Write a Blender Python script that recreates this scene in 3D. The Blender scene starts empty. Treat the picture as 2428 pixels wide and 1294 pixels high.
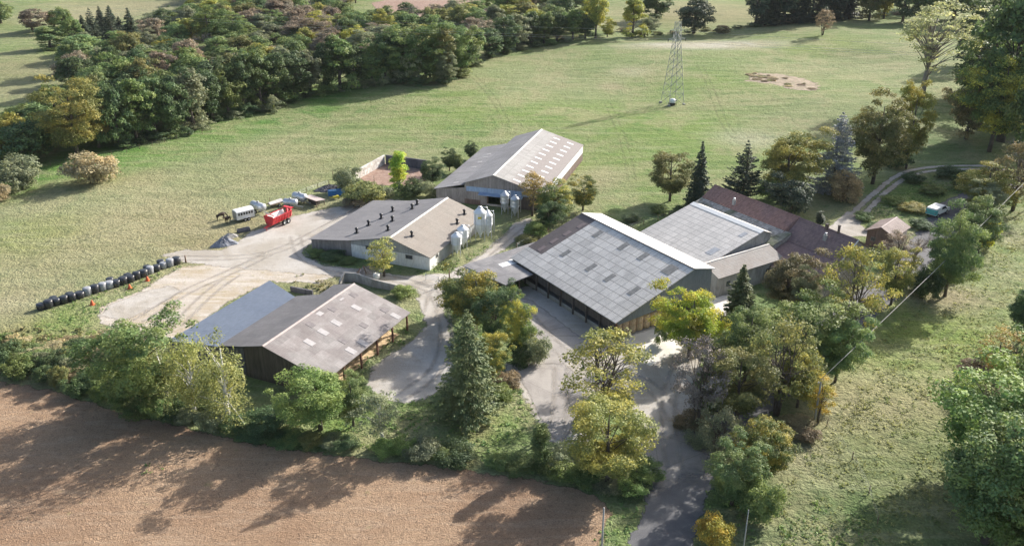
import bpy, math, random
import numpy as np
from mathutils import Vector, Matrix
random.seed(7)
D = bpy.data
SC = bpy.context.scene
COL = SC.collection
W, HH = 2428.0, 1294.0
# ------------------------------------------------------------------ camera
F, TH, CH = 2116.0, 0.423, 65.0
ST, CT = math.sin(TH), math.cos(TH)
cam_d = D.cameras.new('camera'); cam = D.objects.new('camera', cam_d); COL.objects.link(cam)
cam_d.sensor_fit = 'HORIZONTAL'; cam_d.sensor_width = 36.0; cam_d.lens = 36.0 * F / W
cam_d.clip_start = 1.0; cam_d.clip_end = 9000
cam.location = (0, 0, CH); cam.rotation_euler = (math.pi / 2 - TH, 0, 0)
SC.camera = cam
# ------------------------------------------------------------------ sky, sun, exposure
SUN_AZ, SUN_EL = math.radians(43.0), math.radians(26.0)
world = D.worlds.new('World'); SC.world = world; world.use_nodes = True
wn = world.node_tree; bg = wn.nodes['Background']
sky = wn.nodes.new('ShaderNodeTexSky'); sky.sky_type = 'NISHITA'; sky.sun_disc = False
sky.sun_elevation = SUN_EL; sky.sun_rotation = math.radians(90) - SUN_AZ
sky.air_density = 1.0; sky.dust_density = 3.0
wn.links.new(sky.outputs[0], bg.inputs[0]); bg.inputs[1].default_value = 0.115
sl = D.lights.new('sun', 'SUN'); sun = D.objects.new('sun', sl); COL.objects.link(sun)
sl.energy = 5.0; sl.angle = math.radians(0.6); sl.color = (1.0, 0.945, 0.875)
sdir = Vector((math.cos(SUN_EL) * math.cos(SUN_AZ), math.cos(SUN_EL) * math.sin(SUN_AZ), math.sin(SUN_EL)))
sun.rotation_euler = (-sdir).to_track_quat('-Z', 'Y').to_euler(); sun.location = (0, 0, 200)
SC.view_settings.view_transform = 'Standard'; SC.view_settings.look = 'None'
SC.view_settings.exposure = 0.92; SC.view_settings.gamma = 1.0
SC.view_settings.use_curve_mapping = False
SC.cycles.max_bounces = 6; SC.cycles.transparent_max_bounces = 8
SC.cycles.volume_bounces = 0

# ------------------------------------------------------------------ terrain and layout maths
def hgt(x, y):
    x = np.asarray(x, float); y = np.asarray(y, float)
    m = np.clip((y - 205) / 70, 0, 1); m = m * m * (3 - 2 * m)
    l = np.clip((-62 - x) / 40, 0, 1) * np.clip((y - 120) / 50, 0, 1); l = l * l * (3 - 2 * l)
    r = np.clip((x - 75) / 40, 0, 1); r = r * r * (3 - 2 * r)
    k = np.maximum(np.maximum(m, l), r)
    w = 0.55 * np.sin(x / 19.0 + y / 31.0) + 0.45 * np.sin(y / 17.0 - x / 37.0 + 1.3)
    far = np.clip((np.hypot(x, y - 200) - 520) / 900, 0, 1)
    hill = far * far * (3 - 2 * far) * (60 + 25 * np.sin(x / 260.0) + 20 * np.sin(y / 330.0 + 2))
    return k * w + hill

def pray(px, py):
    a, b = (px - W / 2) / F, (py - HH / 2) / F
    return np.array([a, CT - b * ST, -ST - b * CT])

def at(px, py, z=0.0):                # point seen at this place of the picture, z above the ground
    d = pray(px, py); g = 0.0; p = None
    for _ in range(40):
        p = np.array([0, 0, CH]) + d * (z + g - CH) / d[2]
        g = 0.5 * g + 0.5 * float(hgt(p[0], p[1]))
    return p

def top_z(x, y, py):                  # absolute height at (x, y) that shows at picture row py
    k = (py - HH / 2) / F
    return y * (k * CT + ST) / (k * ST - CT) + CH

def depth(x, y, z): return y * CT + (CH - z) * ST

# ------------------------------------------------------------------ object helpers
def link(o, parent=None):
    COL.objects.link(o)
    if parent is not None: o.parent = parent
    return o

def tag(o, label=None, cat=None, group=None, kind=None):
    if label: o['label'] = label
    if cat: o['category'] = cat
    if group: o['group'] = group
    if kind: o['kind'] = kind
    return o

def empty(name, loc=(0, 0, 0), rz=0.0):
    o = D.objects.new(name, None); o.empty_display_size = 0.5
    o.location = loc; o.rotation_euler = (0, 0, rz)
    return link(o)

def np_mesh(name, V, Fc, mats=(), smooth=False, n=4):
    me = D.meshes.new(name); V = np.asarray(V, np.float32); Fc = np.asarray(Fc, np.int32)
    me.vertices.add(len(V)); me.vertices.foreach_set('co', V.ravel())
    me.loops.add(Fc.size); me.loops.foreach_set('vertex_index', Fc.ravel())
    me.polygons.add(len(Fc)); me.polygons.foreach_set('loop_start', np.arange(len(Fc), dtype=np.int32) * n)
    me.polygons.foreach_set('loop_total', np.full(len(Fc), n, np.int32))
    if smooth: me.polygons.foreach_set('use_smooth', np.ones(len(Fc), bool))
    me.update(calc_edges=True)
    for m in mats: me.materials.append(m)
    return me

class MB:
    def __init__(s): s.v = []; s.f = []; s.m = []; s.cur = 0; s.sm = []; s.s = False
    def add(s, vs, fs):
        k = len(s.v); s.v += [tuple(map(float, q)) for q in vs]
        for f in fs: s.f.append([i + k for i in f]); s.m.append(s.cur); s.sm.append(s.s)
        return s
    def box(s, c, d, rz=0.0):
        x, y, z = c; a, b, h = d[0] / 2, d[1] / 2, d[2] / 2
        co, si = math.cos(rz), math.sin(rz)
        vs = [(x + i * a * co - j * b * si, y + i * a * si + j * b * co, z + k * h) for k in (-1, 1) for i, j in ((-1, -1), (1, -1), (1, 1), (-1, 1))]
        return s.add(vs, [(3, 2, 1, 0), (4, 5, 6, 7), (0, 1, 5, 4), (1, 2, 6, 5), (2, 3, 7, 6), (3, 0, 4, 7)])
    def box2(s, p, q):
        return s.box([(p[i] + q[i]) / 2 for i in range(3)], [abs(q[i] - p[i]) for i in range(3)])
    def prism(s, top, ext):            # polygon (any number of corners) and its copy moved by ext
        n = len(top); bot = [[p[i] + ext[i] for i in range(3)] for p in top]
        return s.add(list(top) + bot, [tuple(range(n)), tuple(range(2 * n - 1, n - 1, -1))] + [(i, i + n, (i + 1) % n + n, (i + 1) % n) for i in range(n)])
    def tube(s, pts, rs, n=8, cap=True):
        pts = [Vector(p) for p in pts]
        if not hasattr(rs, '__len__'): rs = [rs] * len(pts)
        vs = []
        for i, p in enumerate(pts):
            t = (pts[min(i + 1, len(pts) - 1)] - pts[max(i - 1, 0)]).normalized()
            a = t.orthogonal().normalized() if abs(t.z) < .99 else Vector((1, 0, 0)); b = t.cross(a).normalized(); a = b.cross(t)
            vs += [p + (a * math.cos(2 * math.pi * j / n) + b * math.sin(2 * math.pi * j / n)) * rs[i] for j in range(n)]
        fs = [(i * n + j, i * n + (j + 1) % n, (i + 1) * n + (j + 1) % n, (i + 1) * n + j) for i in range(len(pts) - 1) for j in range(n)]
        if cap: fs += [tuple(range(n - 1, -1, -1)), tuple((len(pts) - 1) * n + j for j in range(n))]
        return s.add(vs, fs)
    def lathe(s, prof, n=20, c=(0, 0, 0)):
        vs = [(c[0] + r * math.cos(2 * math.pi * j / n), c[1] + r * math.sin(2 * math.pi * j / n), c[2] + z) for r, z in prof for j in range(n)]
        fs = [(i * n + j, i * n + (j + 1) % n, (i + 1) * n + (j + 1) % n, (i + 1) * n + j) for i in range(len(prof) - 1) for j in range(n)]
        return s.add(vs, fs)
    def build(s, name, mat, parent=None, smooth=None, label=None):
        me = D.meshes.new(name); me.from_pydata(s.v, [], s.f)
        for m in (mat if isinstance(mat, (list, tuple)) else [mat]): me.materials.append(m)
        me.polygons.foreach_set('material_index', s.m)
        me.polygons.foreach_set('use_smooth', [bool(smooth)] * len(s.f) if smooth is not None else s.sm)
        me.update()
        o = link(D.objects.new(name, me), parent)
        if label: o['label'] = label
        return o

def copy_tree(o, parent=None):
    c = o.copy(); COL.objects.link(c)
    if parent is not None: c.parent = parent
    for k in list(o.children): copy_tree(k, c)
    return c

# ------------------------------------------------------------------ node helpers
class N:
    def __init__(s, tree): s.t = tree; s.x = 0
    def n(s, typ, props=None, **ins):
        nd = s.t.nodes.new('ShaderNode' + typ)
        for k, v in (props or {}).items(): setattr(nd, k, v)
        for k, v in ins.items():
            key = int(k[1:]) if k[0] == 'i' and k[1:].isdigit() else k.replace('_', ' ')
            if isinstance(v, bpy.types.NodeSocket): s.t.links.new(v, nd.inputs[key])
            else: nd.inputs[key].default_value = v
        return nd
    def math(s, op, a, b=0.0, c=None, clamp=False):
        kw = dict(i0=a, i1=b)
        if c is not None: kw['i2'] = c
        return s.n('Math', dict(operation=op, use_clamp=clamp), **kw).outputs[0]
    def mix(s, fac, a, b, mode='MIX'):
        nd = s.t.nodes.new('ShaderNodeMix'); nd.data_type = 'RGBA'; nd.blend_type = mode
        for i, v in ((0, fac), (6, a), (7, b)):
            if isinstance(v, bpy.types.NodeSocket): s.t.links.new(v, nd.inputs[i])
            else: nd.inputs[i].default_value = v if i == 0 else (*v[:3], 1)
        return nd.outputs[2]
    def noise(s, vec, scale, detail=3.0, rough=0.55, dist=0.0):
        return s.n('TexNoise', None, Vector=vec, Scale=scale, Detail=detail, Roughness=rough, Distortion=dist).outputs[0]
    def ramp(s, fac, lo, hi, a=0.0, b=1.0):
        return s.n('MapRange', dict(clamp=True, interpolation_type='SMOOTHSTEP'), Value=fac, From_Min=lo, From_Max=hi, To_Min=a, To_Max=b).outputs[0]
    def scale(s, vec, sc):
        return s.n('Mapping', None, Vector=vec, Scale=sc).outputs[0]
    def hsv(s, col, v, h=0.5, sat=1.0):
        return s.n('HueSaturation', None, Hue=h, Saturation=sat, Value=v, Color=col).outputs[0]

def new_mat(name):
    m = D.materials.new(name); m.use_nodes = True; t = m.node_tree; t.nodes.clear()
    b = N(t); out = t.nodes.new('ShaderNodeOutputMaterial')
    return m, b, out

def finish(b, out, col, rough=0.8, bump=None, bstr=0.3, bdist=0.1, metal=0.0, spec=0.3, rs=None):
    p = b.n('BsdfPrincipled', None, Roughness=rough if rs is None else rs, Metallic=metal)
    p.inputs['Specular IOR Level'].default_value = spec
    if isinstance(col, bpy.types.NodeSocket): b.t.links.new(col, p.inputs['Base Color'])
    else: p.inputs['Base Color'].default_value = (*col[:3], 1)
    if bump is not None:
        bn = b.n('Bump', None, Height=bump, Strength=bstr, Distance=bdist); b.t.links.new(bn.outputs[0], p.inputs['Normal'])
    b.t.links.new(p.outputs[0], out.inputs[0]); return p

def plain(name, col, rough=0.6, metal=0.0, var=0.25, sc=1.5, spec=0.3):
    m, b, out = new_mat(name)
    oc = b.n('TexCoord').outputs['Object']
    n1 = b.noise(oc, sc, 4, .6)
    c = b.hsv((*col, 1), b.ramp(n1, .25, .75, 1 - var, 1 + var))
    finish(b, out, c, rough, b.noise(oc, 6.0, 2), .15, .05, metal, spec)
    return m

# ------------------------------------------------------------------ ground materials
def grass_nodes(b, pos):
    a = b.n('Attribute', dict(attribute_name='gcol')).outputs['Color']
    big = b.noise(pos, .045, 4, .6, .6); mid = b.noise(pos, .33, 4, .62, .4); fin = b.noise(pos, 2.6, 3, .65)
    mp = b.n('Mapping', None, Vector=pos, Rotation=(0, 0, .62), Scale=(.05, .34, 1)).outputs[0]
    strk = b.noise(mp, 1.0, 4, .6, .3)
    c = b.mix(b.ramp(big, .42, .60), a, b.mix(.6, a, (.31, .285, .165)))
    c = b.mix(b.ramp(mid, .50, .66, 0, .7), c, b.hsv(a, .60, .52))
    tus = b.noise(pos, 1.1, 4, .7, .5); c = b.mix(b.ramp(b.noise(pos, .11, 4, .65, 1.0), .5, .64, 0, .5), c, b.hsv(a, .80, .53))
    c = b.mix(b.ramp(tus, .54, .68, 0, .42), c, b.hsv(a, .62, .515))
    c = b.mix(b.ramp(tus, .42, .30, 0, .4), c, (.30, .29, .15))
    c = b.mix(b.ramp(strk, .45, .68, 0, .6), c, b.mix(.6, a, (.34, .335, .20)))
    c = b.mix(b.ramp(strk, .45, .30, 0, .38), c, b.hsv(a, .60, .53))
    v = b.math('MULTIPLY', b.ramp(fin, .2, .8, .72, 1.25), b.ramp(mid, .25, .75, .84, 1.14))
    c = b.hsv(c, v)
    h = b.math('ADD', b.math('ADD', b.math('MULTIPLY', mid, .9), b.math('MULTIPLY', tus, .8)), b.math('MULTIPLY', fin, .4))
    return c, h

def mat_grass():
    m, b, out = new_mat('meadow'); pos = b.n('NewGeometry').outputs['Position']
    c, h = grass_nodes(b, pos); finish(b, out, c, .95, h, .85, .7, spec=.1); return m

def sheet_mat(name, fn, w0=-.25, w1=.35, amp=2.2, rough=.9, bstr=.5, bdist=.15, nsc=.35, top=1.0):
    m, b, out = new_mat(name); pos = b.n('NewGeometry').outputs['Position']
    e = b.n('Attribute', dict(attribute_name='edge')).outputs['Fac']
    nz = b.math('SUBTRACT', b.noise(pos, nsc, 5, .7, .5), .5)
    f = b.ramp(b.math('ADD', e, b.math('MULTIPLY', nz, amp * 2)), w0, w1, 0, top)
    c, h = fn(b, pos, e)
    p = finish(b, out, c, rough, h, bstr, bdist, spec=.15)
    mx = b.n('MixShader', None, Fac=f); b.t.links.new(b.n('BsdfTransparent').outputs[0], mx.inputs[1]); b.t.links.new(p.outputs[0], mx.inputs[2]); b.t.links.new(mx.outputs[0], out.inputs[0])
    return m

def fn_gravel(b, pos, e):
    n1 = b.noise(pos, .12, 5, .6, .8); n2 = b.noise(pos, .8, 5, .65, .3); n3 = b.noise(pos, 5, 3, .7)
    c = b.mix(b.ramp(n1, .35, .65), (.36, .325, .275), (.47, .44, .40))
    c = b.mix(b.ramp(n2, .52, .75, 0, .6), c, (.27, .235, .185))
    mp = b.n('Mapping', None, Vector=pos, Rotation=(0, 0, .5), Scale=(.12, 1.0, 1)).outputs[0]
    c = b.mix(b.ramp(b.noise(mp, 1.0, 3, .6, .4), .55, .72, 0, .35), c, (.55, .52, .48))
    return b.hsv(c, b.ramp(n3, .2, .8, .8, 1.15)), b.math('ADD', n2, b.math('MULTIPLY', n3, .5))

def fn_dirt(b, pos, e):
    n1 = b.noise(pos, .16, 5, .6, .8); n2 = b.noise(pos, 1.0, 5, .65, .3); n3 = b.noise(pos, 4, 3, .7)
    mp = b.n('Mapping', None, Vector=pos, Rotation=(0, 0, -.75), Scale=(.14, 1.0, 1)).outputs[0]
    c = b.mix(b.ramp(n1, .38, .62), (.40, .335, .245), (.45, .40, .34))
    c = b.mix(b.ramp(b.noise(mp, 1.0, 4, .65, .5), .48, .66, 0, .7), c, (.56, .52, .47))
    c = b.mix(b.ramp(n2, .55, .7, 0, .55), c, (.25, .235, .11))
    c = b.mix(b.ramp(n2, .45, .3, 0, .55), c, (.50, .455, .40))
    return b.hsv(c, b.ramp(n3, .2, .8, .78, 1.18)), b.math('ADD', n2, b.math('MULTIPLY', n3, .6))

def fn_slab(b, pos, e):
    n1 = b.noise(pos, .3, 5, .6, .6); n2 = b.noise(pos, 1.7, 5, .65); n3 = b.noise(pos, 7, 3, .7)
    c = b.mix(b.ramp(n1, .38, .66), (.66, .62, .56), (.74, .71, .66))
    c = b.mix(b.ramp(n2, .58, .72, 0, .5), c, (.36, .30, .24))
    return b.hsv(c, b.ramp(n3, .2, .8, .88, 1.08)), b.math('MULTIPLY', n2, .5)

def fn_tarmac(b, pos, e):
    n1 = b.noise(pos, .15, 5, .6, .8); n2 = b.noise(pos, .9, 5, .65, .6); n3 = b.noise(pos, 9, 3, .7)
    c = b.mix(b.ramp(n1, .3, .7), (.095, .096, .105), (.16, .158, .16))
    c = b.mix(b.ramp(n2, .55, .75, 0, .55), c, (.24, .23, .22))
    return b.hsv(c, b.ramp(n3, .2, .8, .85, 1.15)), b.math('MULTIPLY', n3, .4)

def fn_worn(b, pos, e):
    n1 = b.noise(pos, .2, 5, .6, .8); n2 = b.noise(pos, 1.1, 5, .65, .6); n3 = b.noise(pos, 7, 3, .7)
    c = b.mix(b.ramp(n1, .3, .7), (.27, .25, .235), (.40, .37, .34))
    c = b.mix(b.ramp(n2, .55, .75, 0, .55), c, (.42, .39, .355))
    cr = b.n('TexVoronoi', dict(feature='DISTANCE_TO_EDGE'), Vector=b.n('Mapping', None, Vector=b.mix(.1, pos, b.n('TexNoise', None, Vector=pos, Scale=.6).outputs[1]), Scale=(.16, .16, .16)).outputs[0], Scale=1.0).outputs[0]
    c = b.mix(b.ramp(cr, .010, .003, 0, .3), c, (.10, .09, .075))
    return b.hsv(c, b.ramp(n3, .2, .8, .85, 1.12)), b.math('MULTIPLY', n2, .5)

def fn_field(b, pos, e):
    n1 = b.noise(pos, .07, 4, .6, .6); n2 = b.noise(pos, .5, 5, .65, .4); n3 = b.noise(pos, 1.7, 5, .75, 1.2); n4 = b.noise(pos, 6.5, 3, .7)
    c = b.mix(b.ramp(n1, .35, .65), (.355, .232, .148), (.435, .298, .192))
    mp = b.n('Mapping', None, Vector=pos, Rotation=(0, 0, -.35), Scale=(.16, .9, 1)).outputs[0]
    st = b.noise(mp, 1.0, 5, .7, .8)
    c = b.mix(b.ramp(st, .45, .65, 0, .35), c, (.52, .40, .29))
    c = b.mix(b.ramp(n3, .50, .66, 0, .75), c, (.225, .155, .105))
    c = b.mix(b.ramp(n2, .62, .74, 0, .55), c, (.30, .27, .13))
    return b.hsv(c, b.ramp(n4, .25, .75, .66, 1.26)), b.math('ADD', b.math('MULTIPLY', n3, 1.0), b.math('ADD', b.math('MULTIPLY', n4, .45), b.math('MULTIPLY', st, .1)))

def fn_soil(b, pos, e):
    n2 = b.noise(pos, .8, 5, .65, .4); n3 = b.noise(pos, 3.5, 4, .7)
    c = b.mix(b.ramp(n2, .4, .65), (.27, .18, .14), (.36, .26, .21))
    return b.hsv(c, b.ramp(n3, .2, .8, .8, 1.15)), n3

def fn_straw(b, pos, e):
    n2 = b.noise(pos, .35, 5, .7, .8); n3 = b.noise(pos, 1.0, 4, .75, .6)
    c = b.mix(b.ramp(n2, .4, .62), (.27, .215, .16), (.40, .32, .25))
    c = b.mix(b.ramp(n3, .48, .60, 0, .75), c, (.14, .14, .07))
    return b.hsv(c, b.ramp(n3, .2, .8, .75, 1.2)), b.math('ADD', n2, n3)

# ------------------------------------------------------------------ ground sheet
GRASS = (.172, .226, .085)
BLOB = []                               # (px, py, radius m, colour, weight): tone of the ground there
def blob(px, py, r, c, w=.9, ax=1.0, ang=0.0): p = at(px, py); BLOB.append((p[0], p[1], r, c, w, ax, ang))
STR = (.29, .255, .145); TAN = (.32, .285, .18); LUSH = (.105, .205, .045); BRT = (.155, .235, .055); PALE = (.235, .26, .13); DARK_GREEN = (.105, .150, .05); LIME = (.225, .275, .05)
for q in [(120, 520, 26, PALE), (330, 470, 28, PALE, .8), (520, 420, 26, PALE, .7), (330, 560, 22, TAN, .75), (440, 540, 18, STR, .8), (250, 640, 16, PALE, .7),
          (480, 575, 9, STR, .9), (180, 600, 14, STR, .5), (640, 330, 22, PALE, .6), (700, 400, 18, STR, .45), (60, 560, 12, LIME, .35),
          (330, 420, 9, STR, .5), (520, 300, 10, LUSH, .9, 4, .9), (350, 365, 10, LUSH, .95, 4, .9), (180, 410, 8, LUSH, .9, 3, .8), (700, 240, 10, LUSH, .9, 4, .9), (900, 225, 12, LUSH, .7, 3, .8),
          (1100, 260, 26, BRT, .7), (1300, 210, 24, PALE, .5), (1500, 200, 30, PALE, .5), (1450, 280, 24, BRT, .7), (1700, 320, 26, BRT, .8), (1500, 400, 20, BRT, .7),
          (1200, 170, 22, PALE, .5), (1680, 200, 26, BRT, .7), (1950, 110, 24, LIME, .35), (2050, 160, 22, PALE, .6), (2000, 250, 16, PALE, .5), (2200, 150, 24, PALE, .6),
          (2080, 130, 14, DARK_GREEN, .7), (2000, 130, 10, DARK_GREEN, .7), (1850, 180, 14, STR, .5), (1900, 290, 16, PALE, .7), (1780, 330, 10, (.40, .38, .29), .6),
          (1500, 170, 7, (.40, .38, .27), .55), (1450, 205, 5, (.36, .28, .2), .5),
          (1640, 108, 9, (.50, .46, .40), .9, 3, .15), (1720, 105, 9, (.45, .42, .35), .75, 3.0, .1),
          (2250, 240, 20, DARK_GREEN, .6), (2220, 330, 18, (.09, .15, .05), .7),  # two patches of darker green ground colour
          (2330, 620, 14, BRT, .8), (2200, 780, 12, LIME, .55), (2100, 900, 12, LIME, .5), (2330, 540, 10, PALE, .6), (2240, 700, 6, (.30, .24, .17), .85), (2000, 1000, 9, STR, .5),
          (2060, 960, 9, TAN, .55), (2200, 960, 8, STR, .4), (1900, 1090, 5, (.30, .23, .16), .9), (1950, 1120, 5, TAN, .8), (2030, 1200, 11, DARK_GREEN, .7), (1950, 1230, 10, (.085, .145, .05), .8), (2250, 1150, 9, TAN, .5),
          (2150, 1080, 9, DARK_GREEN, .6), (1830, 1280, 9, (.085, .14, .05), .8), (2390, 640, 8, PALE, .8), (2420, 570, 6, TAN, .6),
          (150, 820, 9, (.30, .22, .12), .95), (230, 850, 7, (.33, .25, .15), .9), (60, 790, 7, (.24, .2, .1), .8), (20, 720, 8, TAN, .85), (180, 760, 7, BRT, .8), (310, 720, 5, LUSH, .7), (250, 740, 5, BRT, .8),
          (300, 800, 6, STR, .9), (740, 665, 4, STR, .9), (780, 680, 4, STR, .8), (980, 690, 3, LUSH, .6), (590, 640, 7, STR, .6),
          (800, 1010, 3, BRT, .7), (1000, 1000, 3.5, (.12, .15, .05), .8), (1130, 1010, 3, (.27, .22, .11), .8), (1200, 1000, 3.5, BRT, .7), (1050, 1040, 4, BRT, .7), (720, 940, 5, (.2, .19, .09), .8),
          (840, 450, 8, BRT, .5), (960, 465, 3, BRT, .9), (1420, 420, 8, TAN, .7), (1390, 440, 5, STR, .6), (560, 470, 8, PALE, .6),
          (70, 160, 26, STR, .6), (60, 210, 18, TAN, .5), (100, 130, 12, BRT, .6), (300, 20, 45, TAN, .8), (150, 40, 25, TAN, .7), (1560, 30, 30, STR, .6), (1720, 30, 40, STR, .7), (1450, 60, 14, TAN, .5),
          (660, 510, 5, TAN, .8), (600, 525, 4, STR, .8), (760, 480, 5, TAN, .6), (2150, 460, 8, BRT, .7), (2060, 530, 5, LIME, .4), (2230, 440, 7, DARK_GREEN, .6)]:
    blob(*q)
for j in range(9):                      # unmown lush strip under the wood edge
    blob(120 + j * 75, 398 - j * 19, 6.5, LUSH, .95, 2.2, .75)

def gcol(x, y):
    c = np.tile(np.array(GRASS), (len(x), 1)).astype(float)
    for bx, by, r, col, w, ax, ang in BLOB:
        dx, dy = x - bx, y - by
        u = dx * math.cos(ang) + dy * math.sin(ang); v = -dx * math.sin(ang) + dy * math.cos(ang)
        k = w * np.exp(-((u / (r * ax)) ** 2 + (v / r) ** 2) ** 1.3)
        c += (np.array(col) - c) * k[:, None]
    return c

def axis(lo, hi, f0, f1, s0, s1, m0, m1):
    a = list(np.arange(f0, f1, s0)); x = f1
    while x < m1: a.append(x); x += s1
    while x < hi: a.append(x); x += max(s1, (x - m1) * .25)
    a.append(hi); x = f0 - s1
    while x > m0: a.insert(0, x); x -= s1
    while x > lo: a.insert(0, x); x -= max(s1, (m0 - x) * .25)
    a.insert(0, lo); return np.array(a)

def grid(xs, ys):
    X, Y = np.meshgrid(xs, ys); nx, ny = len(xs), len(ys)
    i = np.arange(nx * ny).reshape(ny, nx)
    Fc = np.stack([i[:-1, :-1], i[:-1, 1:], i[1:, 1:], i[1:, :-1]], -1).reshape(-1, 4)
    return X.ravel(), Y.ravel(), Fc

def add_attr(me, name, arr, dim):
    if dim == 3:
        a = me.attributes.new(name, 'FLOAT_VECTOR', 'POINT'); a.data.foreach_set('vector', np.asarray(arr, np.float32).ravel())
    else:
        a = me.attributes.new(name, 'FLOAT', 'POINT'); a.data.foreach_set('value', np.asarray(arr, np.float32))

xs = axis(-3200, 3200, -150, 150, 1.0, 3.0, -330, 330); ys = axis(-900, 4200, 60, 310, 1.0, 3.0, 30, 600)
gx, gy, gf = grid(xs, ys)
gm = np_mesh('meadow', np.stack([gx, gy, hgt(gx, gy)], 1), gf, [mat_grass()], True)
add_attr(gm, 'gcol', gcol(gx, gy), 3)
tag(link(D.objects.new('ground', gm)), 'green meadow ground around the farm', 'ground', kind='structure')

def poly_sd(x, y, P):                   # signed distance to a polygon, positive inside
    d = np.full(x.shape, 1e9); ins = np.zeros(x.shape, bool); n = len(P)
    for i in range(n):
        ax, ay = P[i]; bx, by = P[(i + 1) % n]
        ex, ey = bx - ax, by - ay; L = ex * ex + ey * ey + 1e-9
        t = np.clip(((x - ax) * ex + (y - ay) * ey) / L, 0, 1)
        d = np.minimum(d, np.hypot(x - ax - t * ex, y - ay - t * ey))
        c = ((ay > y) != (by > y)); xi = ax + (y - ay) * ex / (ey if abs(ey) > 1e-9 else 1e-9)
        ins ^= c & (x < xi)
    return np.where(ins, d, -d)

def line_sd(x, y, P, w):
    d = np.full(x.shape, 1e9)
    for (ax, ay), (bx, by) in zip(P[:-1], P[1:]):
        ex, ey = bx - ax, by - ay; L = ex * ex + ey * ey + 1e-9
        t = np.clip(((x - ax) * ex + (y - ay) * ey) / L, 0, 1)
        d = np.minimum(d, np.hypot(x - ax - t * ex, y - ay - t * ey))
    return w / 2 - d

def smooth_line(P, k=3):
    P = [np.array(p, float) for p in P]
    for _ in range(k):
        Q = [P[0]]
        for a, c in zip(P[:-1], P[1:]): Q += [a * .75 + c * .25, a * .25 + c * .75]
        P = Q + [P[-1]]
    return P

def sheet(name, mat, layer, label, polys=(), lines=(), res=.5, margin=1.6, cat='ground'):
    polys = [[tuple(at(*q)[:2]) for q in p] for p in polys]
    lines = [([tuple(q) for q in smooth_line([at(*q)[:2] for q in p])], w) for p, w in lines]
    A = [q for p in polys for q in p] + [q for p, w in lines for q in p]
    A = np.array(A); lo = A.min(0) - 4; hi = A.max(0) + 4
    X, Y, Fc = grid(np.arange(lo[0], hi[0], res), np.arange(lo[1], hi[1], res))
    e = np.full(X.shape, -1e9)
    for p in polys: e = np.maximum(e, poly_sd(X, Y, p))
    for p, w in lines: e = np.maximum(e, line_sd(X, Y, p, w))
    ok = (e > -margin)[Fc].all(1); Fc = Fc[ok]
    u, inv = np.unique(Fc, return_inverse=True); Fc = inv.reshape(-1, 4)
    X, Y, e = X[u], Y[u], e[u]
    me = np_mesh(name, np.stack([X, Y, hgt(X, Y) + .004 + .006 * layer], 1), Fc, [mat], True)
    add_attr(me, 'gcol', gcol(X, Y), 3); add_attr(me, 'edge', e, 1)
    return tag(link(D.objects.new(name, me)), label, cat, kind='structure')

FIELD = [(-700, 830), (-200, 872), (0, 905), (120, 925), (260, 968), (400, 1003), (560, 1045), (750, 1075), (900, 1090), (1100, 1112), (1300, 1142), (1420, 1172), (1450, 1215), (1420, 1294), (1390, 1420), (1300, 1700), (-200, 1900), (-1500, 1500), (-1400, 1000)]
sheet('ploughed_field', sheet_mat('field_soil', fn_field, amp=1.7, bstr=1.0, bdist=.42), 1, 'pinkish brown stubble field in front of the hedge', [FIELD], res=1.0, cat='field')
sheet('ploughed_field', sheet_mat('far_soil', fn_soil, amp=.8), 1, 'small red brown field beyond the wood', [[(880, 8), (1130, -30), (1160, 30), (1000, 45), (900, 34)]], res=2.0, cat='field')
sheet('dirt_yard', sheet_mat('yard_dirt', fn_dirt, amp=1.8), 1, 'straw coloured dirt yard behind the blue roofed shed', [
    [(430, 632), (560, 622), (700, 632), (790, 655), (760, 672), (700, 668), (640, 668), (560, 705), (500, 745), (430, 800), (330, 810), (235, 762), (235, 730), (330, 690), (390, 655)]], cat='yard')
sheet('gravel_yard', sheet_mat('gravel', fn_gravel, amp=1.6), 2, 'pale gravel yard and tracks between the barns', [
    [(385, 606), (440, 592), (520, 594), (560, 575), (600, 548), (640, 538), (700, 512), (790, 492), (850, 484), (895, 470), (950, 474), (900, 500), (800, 540), (735, 580), (712, 600), (760, 628), (850, 638), (960, 654), (1060, 648), (1100, 630), (1150, 596), (1200, 556), (1215, 530), (1260, 515), (1262, 535), (1200, 585), (1110, 650), (1072, 672), (1052, 705), (1058, 750), (1070, 830), (1070, 905), (1040, 930), (980, 955), (900, 945), (870, 915), (885, 868), (935, 835), (985, 800), (1010, 770), (1000, 720), (985, 690), (900, 668), (780, 652), (640, 642), (540, 634), (440, 620)],
    [(1195, 680), (1262, 680), (1330, 720), (1440, 770), (1480, 780), (1600, 740), (1700, 670), (1770, 690), (1740, 760), (1672, 835), (1645, 900), (1655, 980), (1680, 1050), (1600, 1090), (1530, 1140), (1485, 1120), (1510, 1000), (1490, 930), (1430, 960), (1385, 1065), (1340, 1068), (1300, 1045), (1240, 940), (1190, 862), (1270, 858), (1262, 800)]], cat='yard')
sheet('concrete_apron', sheet_mat('yard_slab', fn_slab, amp=.7), 3, 'bright pale concrete apron in front of the stacked straw bales', [
    [(1478, 800), (1560, 775), (1640, 745), (1690, 700), (1740, 700), (1730, 760), (1690, 800), (1620, 835), (1540, 868), (1515, 850)]], cat='yard')
sheet('concrete_apron', sheet_mat('bare_gravel', fn_gravel, amp=1.0), 3, 'pale bare rectangular patch on the dirt yard behind the black bales', [
    [(238, 748), (262, 722), (345, 690), (400, 678), (436, 690), (380, 722), (290, 762)]], cat='yard')
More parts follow.
